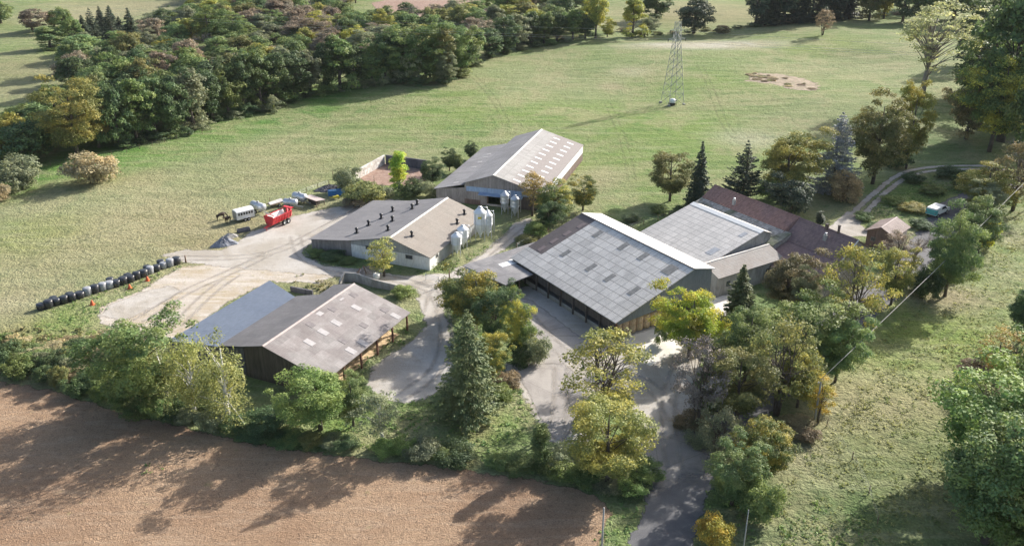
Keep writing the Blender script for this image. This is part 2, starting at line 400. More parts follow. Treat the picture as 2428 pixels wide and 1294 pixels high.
sheet('worn_drive', sheet_mat('worn_tarmac', fn_worn, amp=.7, rough=.85), 3, 'cracked grey worn drive between the spruce and the olive tree', [
    [(1215, 862), (1340, 862), (1395, 915), (1385, 960), (1338, 1052), (1312, 1040), (1285, 1000), (1250, 930)]], cat='drive')
sheet('worn_drive', D.materials['worn_tarmac'], 5, 'grey drive along the dark timber side of the hay barn', [
    [(1206, 700), (1262, 712), (1330, 765), (1400, 815), (1400, 850), (1330, 862), (1290, 862), (1270, 812)]], cat='drive')
sheet('road', sheet_mat('tarmac', fn_tarmac, amp=1.7, rough=.8, w0=-.1, w1=.2), 4, 'dark asphalt lane leaving at the bottom of the photo', [
    [(1478, 1330), (1508, 1240), (1532, 1190), (1506, 1130), (1500, 1105), (1580, 1085), (1690, 1060), (1710, 1100), (1680, 1170), (1652, 1250), (1620, 1330), (1560, 1600), (1350, 1600)]], cat='road')
sheet('road_dust', sheet_mat('dusty', fn_worn, amp=4.5, w0=-1.5, w1=2.2, nsc=.22, top=.8), 6, 'pale dust and gravel spread over the upper end of the asphalt', [
    [(1495, 1050), (1600, 1020), (1700, 1010), (1705, 1110), (1640, 1150), (1560, 1165), (1505, 1145)]], margin=3.5, cat='road')
sheet('road', D.materials['tarmac'], 5, 'asphalt lane behind the roadside trees beside the parked pickup', lines=[
    ([(1715, 1020), (1760, 975), (1900, 850), (2060, 715), (2150, 640), (2215, 560), (2250, 500), (2300, 468), (2420, 430), (2600, 380)], 6.0)], cat='road')
sheet('farm_track', sheet_mat('track', fn_gravel, amp=.8, w0=-.1, w1=.3), 2, 'pale farm track bending round the garden', [
    [(1955, 545), (1985, 522), (2010, 500), (2030, 505), (2035, 530), (2060, 545), (2060, 560), (2000, 562)]],
    [([(2012, 520), (2035, 490), (2080, 452), (2125, 415), (2170, 400), (2230, 394), (2300, 392), (2380, 396)], 1.5),
     ([(2030, 530), (2060, 496), (2100, 456), (2140, 425), (2180, 408), (2240, 402), (2300, 400), (2380, 402)], 1.5)], res=.3, margin=.7, cat='track')
def fn_rut(b, pos, e):
    n2 = b.noise(pos, .5, 5, .7, .8); n3 = b.noise(pos, 3, 3, .7)
    return b.mix(b.ramp(n2, .35, .6), (.27, .24, .205), (.46, .43, .39)), n3
def pair(P, off=.9):
    Q = smooth_line([at(*q)[:2] for q in P]); out = []
    for sg in (-1, 1):
        L = []
        for i, q in enumerate(Q):
            d = Q[min(i + 1, len(Q) - 1)] - Q[max(i - 1, 0)]; n = np.array([-d[1], d[0]]) / (np.hypot(*d) + 1e-9)
            p = q + n * off * sg; pp = np.array([p[0], p[1], 0.0]); v = (W / 2 + F * p[0] / (p[1] * CT + CH * ST), HH / 2 + F * (-(p[1] * ST - CH * CT)) / (p[1] * CT + CH * ST)); L.append(v)
        out.append((L, .55))
    return out
sheet('wheel_tracks', sheet_mat('ruts', fn_rut, amp=.4, w0=-.3, w1=.35, nsc=.22, top=.5), 7, 'worn wheel tracks across the yards and drives', lines=pair([(880, 482), (760, 545), (660, 598), (560, 612), (430, 612)]) + pair([(700, 560), (720, 625), (860, 650), (1000, 672), (1045, 710), (1062, 800), (1040, 880), (960, 935)])
      + pair([(1230, 540), (1180, 580), (1090, 655), (1030, 690), (1020, 740)]) + pair([(560, 650), (500, 690), (420, 770)]) + pair([(640, 600), (560, 640), (440, 690), (330, 760)]) + pair([(1330, 870), (1330, 950), (1318, 1040)]) + pair([(1700, 760), (1620, 850), (1580, 940), (1590, 1060), (1600, 1110)])
      + pair([(1230, 720), (1320, 830), (1400, 870), (1540, 900), (1600, 990)]), res=.35, margin=.7)
def fn_press(b, pos, e):
    n2 = b.noise(pos, .6, 4, .7); return b.mix(b.ramp(n2, .35, .6), (.11, .15, .055), (.27, .27, .15)), n2
sheet('grass_tracks', sheet_mat('pressed_grass', fn_press, amp=.6, w0=-.3, w1=.35, nsc=.25, top=.22), 3, 'faint tractor tracks pressed into the meadow grass', lines=pair([(1120, 175), (1170, 230), (1200, 290)]) + pair([(1660, 150), (1690, 220), (1720, 310), (1790, 360)])
      + pair([(30, 640), (200, 560), (420, 480), (640, 400), (860, 330)]) + pair([(180, 640), (330, 590), (480, 560)]) + pair([(1440, 250), (1480, 330), (1500, 430)]) + pair([(1980, 1010), (2100, 900), (2250, 780), (2400, 640)]), res=.4, margin=.7, cat='ground')
sheet('manure_yard', sheet_mat('manure', fn_soil, amp=.6), 2, 'brown earth floor of the walled manure yard', [
    [(846, 420), (905, 385), (1005, 402), (1010, 430), (960, 442), (880, 438)]], cat='yard')
sheet('bare_patch', sheet_mat('dead_weeds', fn_straw, amp=4.5), 2, 'brown heap of dead weeds in the upper right meadow', [
    [(1765, 192), (1800, 172), (1850, 176), (1905, 186), (1945, 200), (1940, 215), (1880, 214), (1840, 200)]], res=1.0, cat='ground')

# ------------------------------------------------------------------ building materials
def mat_roof(name, base, dark, cu, cv, line=.5, var=.16, blot=.35, blotcol=None, rough=.75, bs=1.0, lw=.045, spec=.25, grad=None):
    """fibre cement sheets: every sheet its own tone, thin lap lines, corrugation and blotches; x along the ridge, y down the slope"""
    m, b, out = new_mat(name); oc = b.n('TexCoord').outputs['Object']
    s = b.n('SeparateXYZ', None, Vector=oc)
    u = b.math('DIVIDE', s.outputs[0], cu); v = b.math('DIVIDE', s.outputs[1], cv)
    cell = b.n('CombineXYZ', None, X=b.math('FLOOR', u), Y=b.math('FLOOR', v)).outputs[0]
    wn_ = b.n('TexWhiteNoise', None, Vector=cell).outputs[0]
    fu = b.math('FRACT', u); fv = b.math('FRACT', v)
    ln = b.math('MAXIMUM', b.math('LESS_THAN', fu, lw * .8), b.math('LESS_THAN', fv, lw * 1.3))
    blo = b.noise(oc, .22, 5, .62, .5); stk = b.noise(b.scale(oc, (2.6, .22, 1)), 1.0, 4, .6); fin = b.noise(oc, 3.0, 4, .7)
    c = b.mix(b.ramp(blo, .42, .62, 0, blot), base, blotcol or dark)
    c = b.mix(b.ramp(stk, .5, .72, 0, .45), c, dark)
    c = b.mix(b.math('MULTIPLY', ln, line), c, dark)
    c = b.hsv(c, b.math('MULTIPLY', b.math('ADD', b.math('MULTIPLY', wn_, var), 1 - var / 2), b.ramp(fin, .2, .8, .88, 1.12)))
    if grad: c = b.mix(b.ramp(b.math('ADD', s.outputs[1], b.math('MULTIPLY', b.math('SUBTRACT', b.noise(oc, .7, 4, .6), .5), 2.5)), grad[0], grad[1], 0, .85), c, b.mix(b.ramp(fin, .3, .7), grad[2], grad[3]))
    cor = b.math('SINE', b.math('MULTIPLY', s.outputs[0], 2 * math.pi / .30))
    finish(b, out, c, rough, b.math('ADD', cor, b.math('MULTIPLY', ln, -1.5)), .35 * bs, .03, spec=spec)
    return m

def mat_wall(name, base, dark, board=.22, var=.3, rough=.85, dirt=.5, vert=True, line=.45):
    m, b, out = new_mat(name); oc = b.n('TexCoord').outputs['Object']
    s = b.n('SeparateXYZ', None, Vector=oc)
    w = b.math('ADD', s.outputs[0], s.outputs[1]) if vert else s.outputs[2]
    q = b.math('DIVIDE', w, board); fr = b.math('FRACT', q)
    wn_ = b.n('TexWhiteNoise', dict(noise_dimensions='1D'), W=b.math('FLOOR', q)).outputs[0]
    blo = b.noise(b.scale(oc, (1, 1, .35)), .8, 5, .65, .4); fin = b.noise(b.scale(oc, (3, 3, .5)), 2.0, 3, .6)
    c = b.mix(b.ramp(blo, .45, .68, 0, dirt), base, dark)
    c = b.mix(b.ramp(s.outputs[2], 1.0, 0.0, 0, dirt * .7), c, dark)
    c = b.hsv(c, b.math('MULTIPLY', b.math('ADD', b.math('MULTIPLY', wn_, var), 1 - var / 2), b.ramp(fin, .2, .8, .85, 1.15)))
    lt = b.math('LESS_THAN', fr, .10)
    c = b.mix(b.math('MULTIPLY', lt, line), c, dark)
    finish(b, out, c, rough, b.math('MULTIPLY', lt, -1.0), .4, .03, spec=.2)
    return m

def mat_stone(name, base, dark, sc=2.2):
    m, b, out = new_mat(name); oc = b.n('TexCoord').outputs['Object']
    vo = b.n('TexVoronoi', None, Vector=b.scale(oc, (1, 1, 1.5)), Scale=sc); vd = b.n('TexVoronoi', dict(feature='DISTANCE_TO_EDGE'), Vector=b.scale(oc, (1, 1, 1.5)), Scale=sc)
    c = b.hsv((*base, 1), b.ramp(vo.outputs[1], 0, 1, .7, 1.25))
    c = b.mix(b.ramp(vd.outputs[0], .06, .02, 0, .6), c, dark)
    c = b.mix(b.ramp(b.noise(oc, .5, 5, .65), .45, .65, 0, .7), c, dark)
    finish(b, out, c, .9, vd.outputs[0], .5, .06, spec=.15)
    return m

M = dict(
    roofA=mat_roof('pig_roof_grey', (.205, .20, .205), (.13, .13, .14), 1.05, 2.4, .25, .10, .3),
    roofA2=mat_roof('pig_roof_tan', (.255, .23, .20), (.20, .175, .15), 1.05, 2.4, .2, .10, .45, (.245, .21, .18)),
    roofB=mat_roof('cattle_roof_light', (.26, .255, .26), (.17, .165, .17), 1.05, 2.2, .25, .14, .5),
    roofB2=mat_roof('cattle_roof_worn', (.30, .295, .285), (.17, .15, .145), 1.05, 2.0, .3, .16, .45, (.28, .27, .26), grad=(-2.8, -4.6, (.20, .175, .165), (.25, .225, .215))),
    roofC=mat_roof('hay_roof', (.63, .595, .545), (.25, .235, .215), 1.75, 1.55, .85, .18, .45, (.44, .415, .38), lw=.065, rough=.5, spec=.5),
    roofCw=mat_roof('hay_roof_pale', (.66, .65, .63), (.45, .43, .40), 2.2, 1.5, .3, .08, .3),
    roofCb=mat_roof('hay_roof_brown', (.165, .14, .135), (.10, .085, .08), 1.2, 1.5, .3, .14, .4),
    roofD=mat_roof('shed_roof_brown', (.225, .202, .195), (.17, .145, .145), 1.6, 1.5, .12, .26, .7, (.30, .285, .275), bs=.3),
    roofDk=mat_roof('shed_roof_grey', (.165, .16, .165), (.10, .10, .105), 1.05, 1.5, .3, .14, .4),
    roofBl=mat_roof('shed_roof_blue', (.165, .195, .25), (.095, .115, .16), .62, .50, .55, .12, .15, (.19, .22, .27), rough=.45, lw=.10),
    roofE=mat_roof('middle_roof', (.58, .55, .51), (.26, .25, .235), 1.5, 1.35, .8, .12, .4, (.43, .41, .38), lw=.065, rough=.5, spec=.5),
    roofK=mat_roof('low_roof', (.20, .195, .20), (.12, .12, .125), 1.05, 1.5, .3, .12, .8, (.30, .29, .285)),
    roofF=mat_roof('tan_roof', (.285, .268, .25), (.20, .175, .16), 1.05, 1.5, .15, .08, .6, (.25, .215, .19)),
    red=mat_roof('rust_tile', (.33, .195, .155), (.145, .07, .065), .33, .30, .5, .28, .8, (.28, .18, .16), lw=.13),
    red2=mat_roof('plum_tile', (.27, .185, .165), (.15, .10, .10), .33, .30, .5, .25, .6, (.21, .14, .145), lw=.13),
    moss=mat_roof('mossy_tile', (.38, .36, .34), (.14, .145, .115), .5, .45, .7, .6, .95, (.13, .15, .09), lw=.15),
    housetile=mat_roof('house_tile', (.25, .20, .185), (.13, .09, .08), .33, .30, .4, .2, .5, lw=.12),
    ridge=plain('ridge_white', (.62, .60, .56), .7, var=.12),
    ridgeP=plain('ridge_pink', (.42, .35, .33), .7, var=.12),
    skyp=plain('dusty_skylight', (.60, .60, .60), .5, var=.15), lightpanel=plain('pale_panel', (.40, .38, .375), .5, var=.12), whitepanel=plain('white_panel', (.78, .78, .77), .5, var=.06),
    patch=plain('patched_panel', (.19, .17, .17), .6, var=.2), darkpanel=plain('dark_panel', (.25, .24, .22), .45, var=.25), midpanel=plain('mid_panel', (.23, .18, .17), .6, var=.15),
    wood=mat_wall('old_boards', (.27, .245, .235), (.13, .115, .11), .25), woodD=mat_wall('dark_boards', (.125, .105, .095), (.05, .045, .04), .25),
    brownwall=mat_wall('brown_boards', (.155, .12, .105), (.10, .06, .05), .2), white=mat_wall('white_render', (.74, .74, .72), (.48, .46, .42), 1.4, .04, dirt=.35, line=.15),
    greyclad=mat_wall('grey_cladding', (.36, .37, .37), (.24, .25, .25), .3, .1), steelclad=mat_wall('steel_cladding', (.20, .225, .235), (.12, .14, .15), .3, .08, dirt=.2),
    whiteclad=mat_wall('white_cladding', (.62, .65, .68), (.42, .45, .50), 1.1, .12, dirt=.25), blueclad=mat_wall('blue_cladding', (.27, .36, .50), (.15, .21, .33), .3, .10, dirt=.4),
    conc=mat_wall('concrete_wall', (.40, .385, .36), (.22, .21, .19), 1.6, .1, dirt=.7, line=.25), concD=mat_wall('stained_concrete', (.15, .145, .165), (.07, .07, .08), 1.6, .1, dirt=.6),
    stone=mat_stone('field_stone', (.42, .38, .35), (.27, .24, .22)), black=plain('black_plastic', (.022, .022, .025), .35, var=.2, spec=.5),
    dark=plain('slot_shade_dark_parts', (.05, .045, .04), .9), glass=plain('window_glass', (.07, .08, .09), .15, var=.2, spec=.6),  # dark: painted slot shade, also chimney caps and tank frame
    frame=plain('window_frame', (.16, .15, .14), .6), timber=plain('weathered_timber', (.19, .13, .09), .85, var=.35), post=plain('rusty_post', (.17, .085, .06), .8, var=.3),
    straw=None, galv=plain('galvanised', (.56, .58, .61), .38, .45, .12, spec=.5), silo=plain('silo_white', (.76, .78, .80), .42, 0, .06, spec=.4), steel=plain('bare_steel', (.42, .43, .44), .45, .6, .12),
    redp=plain('red_paint', (.58, .035, .045), .42, 0, .18, 2.0, .5), whitep=plain('white_paint', (.76, .76, .74), .5, 0, .08), teal=plain('teal_paint', (.10, .42, .42), .4, 0, .1, spec=.5),
    tyre=plain('tyre', (.03, .03, .032), .8), rim=plain('rim', (.62, .62, .60), .5), blue=plain('blue_paint', (.05, .19, .45), .45, 0, .2), yellow=plain('yellow_paint', (.62, .52, .06), .5, 0, .12),
    orange=plain('orange_plastic', (.62, .13, .05), .5, 0, .15), wrap=plain('bale_wrap', (.035, .037, .043), .28, 0, .3, 3.0, .6), wrapg=plain('bale_wrap_grey', (.30, .31, .33), .32, 0, .2, 3.0, .5),
    trunk=plain('bark', (.12, .10, .085), .9, 0, .35, 2.0), birch=plain('birch_bark', (.62, .60, .56), .75, 0, .25, 3.0), concp2=plain('pale_bark', (.25, .22, .20), .9, 0, .2), concp=plain('post_concrete', (.34, .335, .32), .8, 0, .12))
M['straw'] = plain('bale_straw', (.58, .43, .28), .9, 0, .3, 5.0); M['hay'] = plain('loose_straw', (.50, .37, .22), .95, 0, .3, 2.0)


# ------------------------------------------------------------------ buildings: local x = along ridge (u), local y = -v (v across, towards the right-hand eave)
class Bld:
    def __init__(s, name, x, y, t, label, cat, group=None):
        s.x, s.y, s.t = x, y, t; s.root = empty(name, (x, y, 0), t); tag(s.root, label, cat, group)
    def w2l(s, p):
        dx, dy = p[0] - s.x, p[1] - s.y; c, k = math.cos(s.t), math.sin(s.t)
        return np.array([dx * c + dy * k, dx * k - dy * c, p[2]])          # u, v, z
    def pix(s, px, py, fz):               # (u, v) of the roof point seen at this place, roof height fz(u, v)
        d = pray(px, py); lo, hi = 60.0, 400.0
        for _ in range(60):
            m = (lo + hi) / 2; u, v, z = s.w2l(np.array([0, 0, CH]) + d * m)
            if z > fz(u, v): lo = m
            else: hi = m
        return u, v, z
    def pixu(s, px, py, u0):              # point seen on the plane u = u0
        d = pray(px, py); a = s.w2l(np.array([0, 0, CH])); e = s.w2l(np.array([0, 0, CH]) + d)
        t = (u0 - a[0]) / (e[0] - a[0]); return a + (e - a) * t
    def pixv(s, px, py, v0):
        d = pray(px, py); a = s.w2l(np.array([0, 0, CH])); e = s.w2l(np.array([0, 0, CH]) + d)
        t = (v0 - a[1]) / (e[1] - a[1]); return a + (e - a) * t
    def L(s, u, v, z): return (u, -v, z)
    def roof(s, pts, mat, name='roof', th=.12, label=None, parent=None):    # pts (u, v, z) top surface
        return MB().prism([s.L(*p) for p in pts], (0, 0, -th)).build(name, mat, parent or s.root, label=label)
    def wall_u(s, u0, prof, mat, th=.16, name='wall', inward=1, label=None, parent=None):  # profile [(v, z)...] on u = u0
        return MB().prism([s.L(u0, v, z) for v, z in prof], (th * inward, 0, 0)).build(name, mat, parent or s.root, label=label)
    def wall_v(s, v0, prof, mat, th=.16, name='wall', inward=1, label=None, parent=None):  # profile [(u, z)...] on v = v0; inward +1 = towards smaller v
        return MB().prism([s.L(u, v0, z) for u, z in prof], (0, th * inward, 0)).build(name, mat, parent or s.root, label=label)
    def box(s, name, c, d, mat, label=None, parent=None):
        return MB().box(s.L(*c), d).build(name, mat, parent or s.root, label=label)
    def window_u(s, v, z, w, h, u0=0.0, out=-1):
        f = MB()
        for sg in (-1, 1):
            f.box(s.L(u0 + out * .04, v, z + sg * h / 2), (.10, w + .14, .09)); f.box(s.L(u0 + out * .04, v + sg * w / 2, z), (.095, .09, h))
        f.box(s.L(u0 + out * .03, v, z), (.07, .05, h))
        f = f.build('window', M['frame'], s.root); s.box('pane', (u0 + out * .02, v, z), (.05, w, h), M['glass'], parent=f)
    def window_v(s, u, z, w, h, v0, out=1):
        f = MB()
        for sg in (-1, 1):
            f.box(s.L(u, v0 + out * .04, z + sg * h / 2), (w + .14, .10, .09)); f.box(s.L(u + sg * w / 2, v0 + out * .04, z), (.09, .095, h))
        f = f.build('window', M['frame'], s.root); s.box('pane', (u, v0 + out * .02, z), (w, .05, h), M['glass'], parent=f)
    def ridge(s, u0, u1, v, z, mat, w=.32):
        m = MB(); y = -v
        m.add([(u0, y - w, z - w * .28), (u0, y, z + .07), (u0, y + w, z - w * .28), (u1, y - w, z - w * .28), (u1, y, z + .07), (u1, y + w, z - w * .28), (u0, y, z - .12), (u1, y, z - .12)],
              [(0, 1, 4, 3), (1, 2, 5, 4), (0, 3, 7, 6), (2, 6, 7, 5), (0, 6, 1), (1, 6, 2), (3, 4, 7), (4, 5, 7)])
        return m.build('ridge_cap', mat, s.root)
    def skylight(s, u, v, du, dv, fz, mat, name='skylight'):
        e = .035; q = [(u - du / 2, v - dv / 2), (u + du / 2, v - dv / 2), (u + du / 2, v + dv / 2), (u - du / 2, v + dv / 2)]
        return s.roof([(a, c, fz(a, c) + e) for a, c in q], mat, name, .05)

def lin(v, a, za, b_, zb): return za + (zb - za) * (v - a) / (b_ - a)

# --- A: low pig house with white walls and black roof vents
A = Bld('pig_house', -21.797, 148.384, 1.177, 'low livestock house with white end wall and black vents on its roof', 'barn')
AL, Aa, Ac, Ab = 22.7, 17.1, 8.4, 7.76
def zA(u, v): return lin(v, 0, 5.25, Ab, 2.72) if v > 0 else (lin(v, 0, 5.25, -Ac, 3.5) if v > -Ac else lin(v, -Ac, 3.42, -Aa, 2.3))
o = .35
A.roof([(-o, 0, 5.25), (AL + o, 0, 5.25), (AL + o, Ab + o, zA(0, Ab + o)), (-o, Ab + o, zA(0, Ab + o))], M['roofA2'], label='tan weathered roof slope')
A.roof([(-o, 0, 5.25), (-o, -Ac - .2, zA(0, -Ac) - .04), (AL + o, -Ac - .2, zA(0, -Ac) - .04), (AL + o, 0, 5.25)], M['roofA'], label='grey roof slope')
A.roof([(-o, -Ac, 3.38), (-o, -Aa - .3, zA(0, -Aa - .3)), (AL + o, -Aa - .3, zA(0, -Aa - .3)), (AL + o, -Ac, 3.38)], M['roofA'], label='grey lower roof slope')
A.ridge(-o, AL + o, 0, 5.26, M['ridge'], .28)
A.wall_u(0, [(Ab, 0), (-Ac, 0), (-Ac, 2.55), (Ab, 2.45)], M['white'], label='white rendered end wall')
A.wall_u(.05, [(Ab, 2.4), (-Ac, 2.5), (-Ac, 3.3), (0, 5.1), (Ab, 2.56)], M['greyclad'], label='pale grey cladding in the gable')
A.wall_u(.02, [(-Ac, 0), (-Aa, 0), (-Aa, 2.15), (-Ac, 3.2)], M['wood'], label='weathered board wall of the lean-to')
A.wall_u(AL, [(Ab, 0), (-Aa, 0), (-Aa, 2.15), (-Ac, 3.2), (0, 5.1), (Ab, 2.56)], M['white'], inward=-1)
A.wall_v(Ab, [(.17, 0), (3.6, 0), (3.6, 2.55), (.17, 2.55)], M['white'])
A.wall_v(Ab, [(3.6, 0), (AL - .17, 0), (AL - .17, 2.5), (3.6, 2.5)], M['greyclad'], label='grey side wall behind the silos')
A.wall_v(-Aa, [(.2, 0), (AL - .17, 0), (AL - .17, 2.15), (.2, 2.15)], M['wood'], inward=-1)
for q in ((875, 587), (970, 609)):
    p = A.pixu(q[0], q[1], 0); A.window_u(p[1], p[2], 1.3, .65)
p = A.pixv(1036, 606, Ab); A.window_v(p[0], p[2], .6, .5, Ab)
for i, (px, py) in enumerate([(846, 552), (874, 534), (904, 518), (931, 501), (930.5, 524), (920, 546), (977.5, 495), (989, 484.5), (976.5, 560), (1084, 530), (1101, 508), (1091, 531)][:11]):
    u, v, z = A.pix(px, py, zA); m = MB(); c = A.L(u, v, z)
    m.s = True; m.lathe([(.20, -.3), (.20, .55), (.24, .6), (.24, .78), (.33, .8), (.33, .95), (.05, 1.1), (0, 1.1)], 12, c); m.s = False
    m.box((c[0], c[1], c[2] + .05), (.7, .7, .14)); m.build('roof_vent', M['black'], A.root)

# --- B: big cattle barn at the back
B = Bld('cattle_barn', -3.845, 178.8, 1.272, 'large barn at the back with white skylights and a blue band over its opening', 'barn')
BL, Ba, Bc, Bb = 37.6, 6.55, 13.1, 10.6
def zB(u, v): return lin(v, 0, 7.03, Bb, 3.93) if v > 0 else (lin(v, 0, 7.03, -Ba, 4.75) if v > -Ba else lin(v, -Ba, 4.4, -Bc, 2.85))
B.roof([(-o, 0, 7.03), (BL + o, 0, 7.03), (BL + o, Bb + .08, zB(0, Bb + .08)), (-o, Bb + .08, zB(0, Bb + .08))], M['roofB2'], label='weathered roof slope with skylights')
B.roof([(-o, 0, 7.03), (-o, -Ba - .3, zB(0, -Ba + .001) - .08), (BL + o, -Ba - .3, zB(0, -Ba + .001) - .08), (BL + o, 0, 7.03)], M['roofB'], label='grey roof slope')
B.roof([(-o, -Ba, 4.4), (-o, -Bc - .4, zB(0, -Bc - .4)), (BL - 5, -Bc - .4, zB(0, -Bc - .4)), (BL - 5, -Ba, 4.4)], M['roofB'], label='grey lean-to roof slope')
B.ridge(-o, BL + o, 0, 7.04, M['ridge'], .26)
for r, vs_ in enumerate((4.6, 7.9)):
    for k in range(11 if r == 0 else 11):
        B.skylight(1.6 + k * 3.35 + r * .3, vs_, .75, 1.55, zB, M['skyp'])
for u in (2.0, 13.5, 17.5, 21.5, 24.0): B.skylight(u, -9.2, .8, 1.1, zB, M['lightpanel'])
B.wall_u(0, [(Bb, 3.75), (-Ba, 3.75), (-Ba, 4.5), (0, 6.85), (Bb, 3.78)], M['wood'], label='grey boards in the gable')
B.wall_u(-.08, [(Bb - 2.2, 2.9), (-Ba + .4, 2.9), (-Ba + .4, 3.95), (Bb - 1.2, 3.95)], M['blueclad'], th=.1, label='faded blue cladding band')
MB().prism([B.L(-1.1, -3.2, 2.62), B.L(-1.1, 6.5, 2.62), B.L(-.09, 6.5, 2.95), B.L(-.09, -3.2, 2.95)], (0, 0, -.08)).build('canopy', M['blueclad'], B.root)
B.wall_u(0, [(-1.6, 0), (-Bc, 0), (-Bc, 2.7), (-Ba, 3.6), (-Ba, 3.75), (-1.6, 3.75)], M['wood'], label='weathered board wall')
B.wall_u(0, [(Bb, 0), (4.6, 0), (4.6, 3.75), (Bb, 3.75)], M['woodD'])
B.wall_u(.02, [(4.6, 0), (-1.6, 0), (-1.6, .45), (4.6, .45)], M['conc'], label='low concrete wall across the open end')
B.wall_u(-.05, [(-3, 0), (-6.6, 0), (-6.6, 1.1), (-3, 1.1)], M['brownwall'], th=.05, name='door_panel')
B.wall_v(Bb, [(.17, 2.0), (BL - .17, 2.0), (BL - .17, 3.75), (.17, 3.75)], M['whiteclad'], label='white upper cladding')
B.wall_v(Bb - .05, [(.17, 0), (BL - .17, 0), (BL - .17, 2.0), (.17, 2.0)], M['brownwall'], label='red brown lower boards')
B.wall_v(-Bc, [(.2, 0), (BL - 5, 0), (BL - 5, 2.7), (.2, 2.7)], M['wood'], inward=-1)
B.wall_u(BL, [(Bb, 0), (-Ba, 0), (-Ba, 4.4), (0, 6.85), (Bb, 3.78)], M['wood'], inward=-1)
B.wall_u(BL - 5, [(-Ba, 0), (-Bc, 0), (-Bc, 2.65), (-Ba, 4.2)], M['wood'], inward=-1)
for v in (-1.5, 1.4, 4.5): B.box('post', (.3, v, 1.85), (.22, .22, 3.7), M['timber'])

# --- C: hay barn
C = Bld('hay_barn', 12.796, 151.612, -1.005, 'big hay barn with pale gridded roof and straw bales in its open end', 'barn')
CL, Ca, Cb = 28.8, 4.24, 14.96
def zC(u, v): return lin(v, 0, 8.48, Cb, 3.4) if v > 0 else lin(v, 0, 8.42, -Ca, 7.5)
C.roof([(3.9, 0, 8.48), (CL + o, 0, 8.48), (CL + o, Cb + .3, zC(0, Cb + .3)), (3.9, Cb + .3, zC(0, Cb + .3))], M['roofC'], label='pale grey gridded roof slope')
C.roof([(-o, 0, 8.48), (3.9, 0, 8.48), (3.9, 11.6, zC(0, 11.6)), (-o, 11.6, zC(0, 11.6))], M['roofCb'], label='dark brown strip of roof at the far end')
C.roof([(-o, 11.6, zC(0, 11.6)), (3.9, 11.6, zC(0, 11.6)), (3.9, Cb + .3, zC(0, Cb + .3)), (-o, Cb + .3, zC(0, Cb + .3))], M['roofC'])
C.roof([(-o, -.02, 8.60), (-o, -Ca - .35, zC(0, -Ca - .35) + .1), (CL + o, -Ca - .35, zC(0, -Ca - .35) + .1), (CL + o, -.02, 8.60)], M['roofCw'], label='bright pale narrow roof slope')
MB().box2(C.L(-o, .0, 8.34), C.L(CL + o, .14, 8.62)).build('ridge_cap', M['patch'], C.root)
for px, py, du, dv in [(1417, 555, 1.0, 1.9), (1478, 584, 1.1, 2.0), (1525, 608, 1.1, 2.0), (1588, 639.5, 1.9, 2.2), (1341, 600.5, 1.0, 1.9), (1401.5, 634, 1.0, 2.0), (1445.5, 658.5, 1.0, 2.0), (1503, 689.5, 1.0, 2.1)]:
    u, v, z = C.pix(px, py, zC); C.skylight(u, v, du, dv, zC, M['darkpanel'])
for px, py in [(1378, 535), (1345, 553), (1314, 571), (1285, 589)]:
    u, v, z = C.pix(px, py, zC); C.skylight(u, v, .9, 1.5, zC, M['midpanel'])
C.wall_u(CL, [(Cb - .1, zC(0, Cb) - .85), (-Ca, zC(0, Cb) + .35), (-Ca, 7.4), (0, 8.3), (Cb - .1, 3.3)], M['steelclad'], inward=-1, label='dark blue grey cladding in the gable')
C.wall_u(CL - .02, [(-.6, 0), (-Ca, 0), (-Ca, 3.75), (-.6, 3.5)], M['steelclad'], inward=-1)
C.wall_v(-Ca, [(0, 0), (CL - .17, 0), (CL - .17, 7.4), (0, 7.4)], M['steelclad'], inward=-1)
C.wall_u(0, [(Cb, 0), (-Ca, 0), (-Ca, 7.4), (0, 8.3), (Cb, 3.3)], M['wood'])
C.wall_v(Cb, [(.17, 1.55), (CL, 1.55), (CL, 3.3), (.17, 3.3)], M['woodD'], label='dark timber upper boards of the long side')
C.wall_v(Cb + .02, [(.17, 0), (CL, 0), (CL, .75), (.17, .75)], M['conc'], label='low concrete wall of the long side')
for k in range(9): C.box('post', (.6 + k * 3.5, Cb + .09, 1.6), (.28, .24, 3.2), M['woodD'])
for k, v in enumerate((Cb - .15, 3.7, -.5)): C.box('post', (CL - .12, v, 1.7 + (0 if k == 0 else .4)), (.3, .3, 3.4 + (0 if k == 0 else .8)), M['post'] if k == 0 else M['woodD'])
C.box('floor', (CL / 2, Cb / 2, .03), (CL - .4, Cb - .4, .06), M['conc'])

# --- K: low shed joined to the far corner of the hay barn
zk = lambda u, v: 3.15 - .035 * (v - 6)
K = Bld('low_shed', 12.796, 151.612, -1.005, 'low dark grey flat shed with a white panel joined to the hay barn corner', 'shed')
kp = [(-3.3, 23.2), (-4.5, 6.0), (-.2, 6.0), (-.2, Cb + .35), (6.9, Cb + .35), (7.7, 21.3)]
K.roof([(u, v, zk(u, v)) for u, v in kp], M['roofK'], th=.14)
for (px, py, du, dv) in [(1207, 624, 1.5, 3.6), (1220, 618, 1.6, 1.4)]:
    u, v, z = K.pix(px, py, zk); K.skylight(u, v, du, dv, zk, M['whitepanel'], 'roof_panel')
K.root.location = (C.x, C.y, 0)
def kwall(a, c, mat, z0=0.0, label=None):
    a = np.array(a); c = np.array(c); n = c - a; n = np.array([-n[1], n[0]]) / np.hypot(*n) * .15
    MB().prism([K.L(a[0], a[1], z0), K.L(c[0], c[1], z0), K.L(c[0], c[1], zk(*c) - .15), K.L(a[0], a[1], zk(*a) - .15)], (n[0], -n[1], 0)).build('wall', mat, K.root, label=label)
kwall((-2.9, 22.8), (-4.2, 6.2), M['greyclad']); kwall((-2.9, 22.8), (1.2, 22.0), M['whiteclad'], label='white side wall'); kwall((1.2, 22.0), (7.3, 21.0), M['woodD'], 1.9)
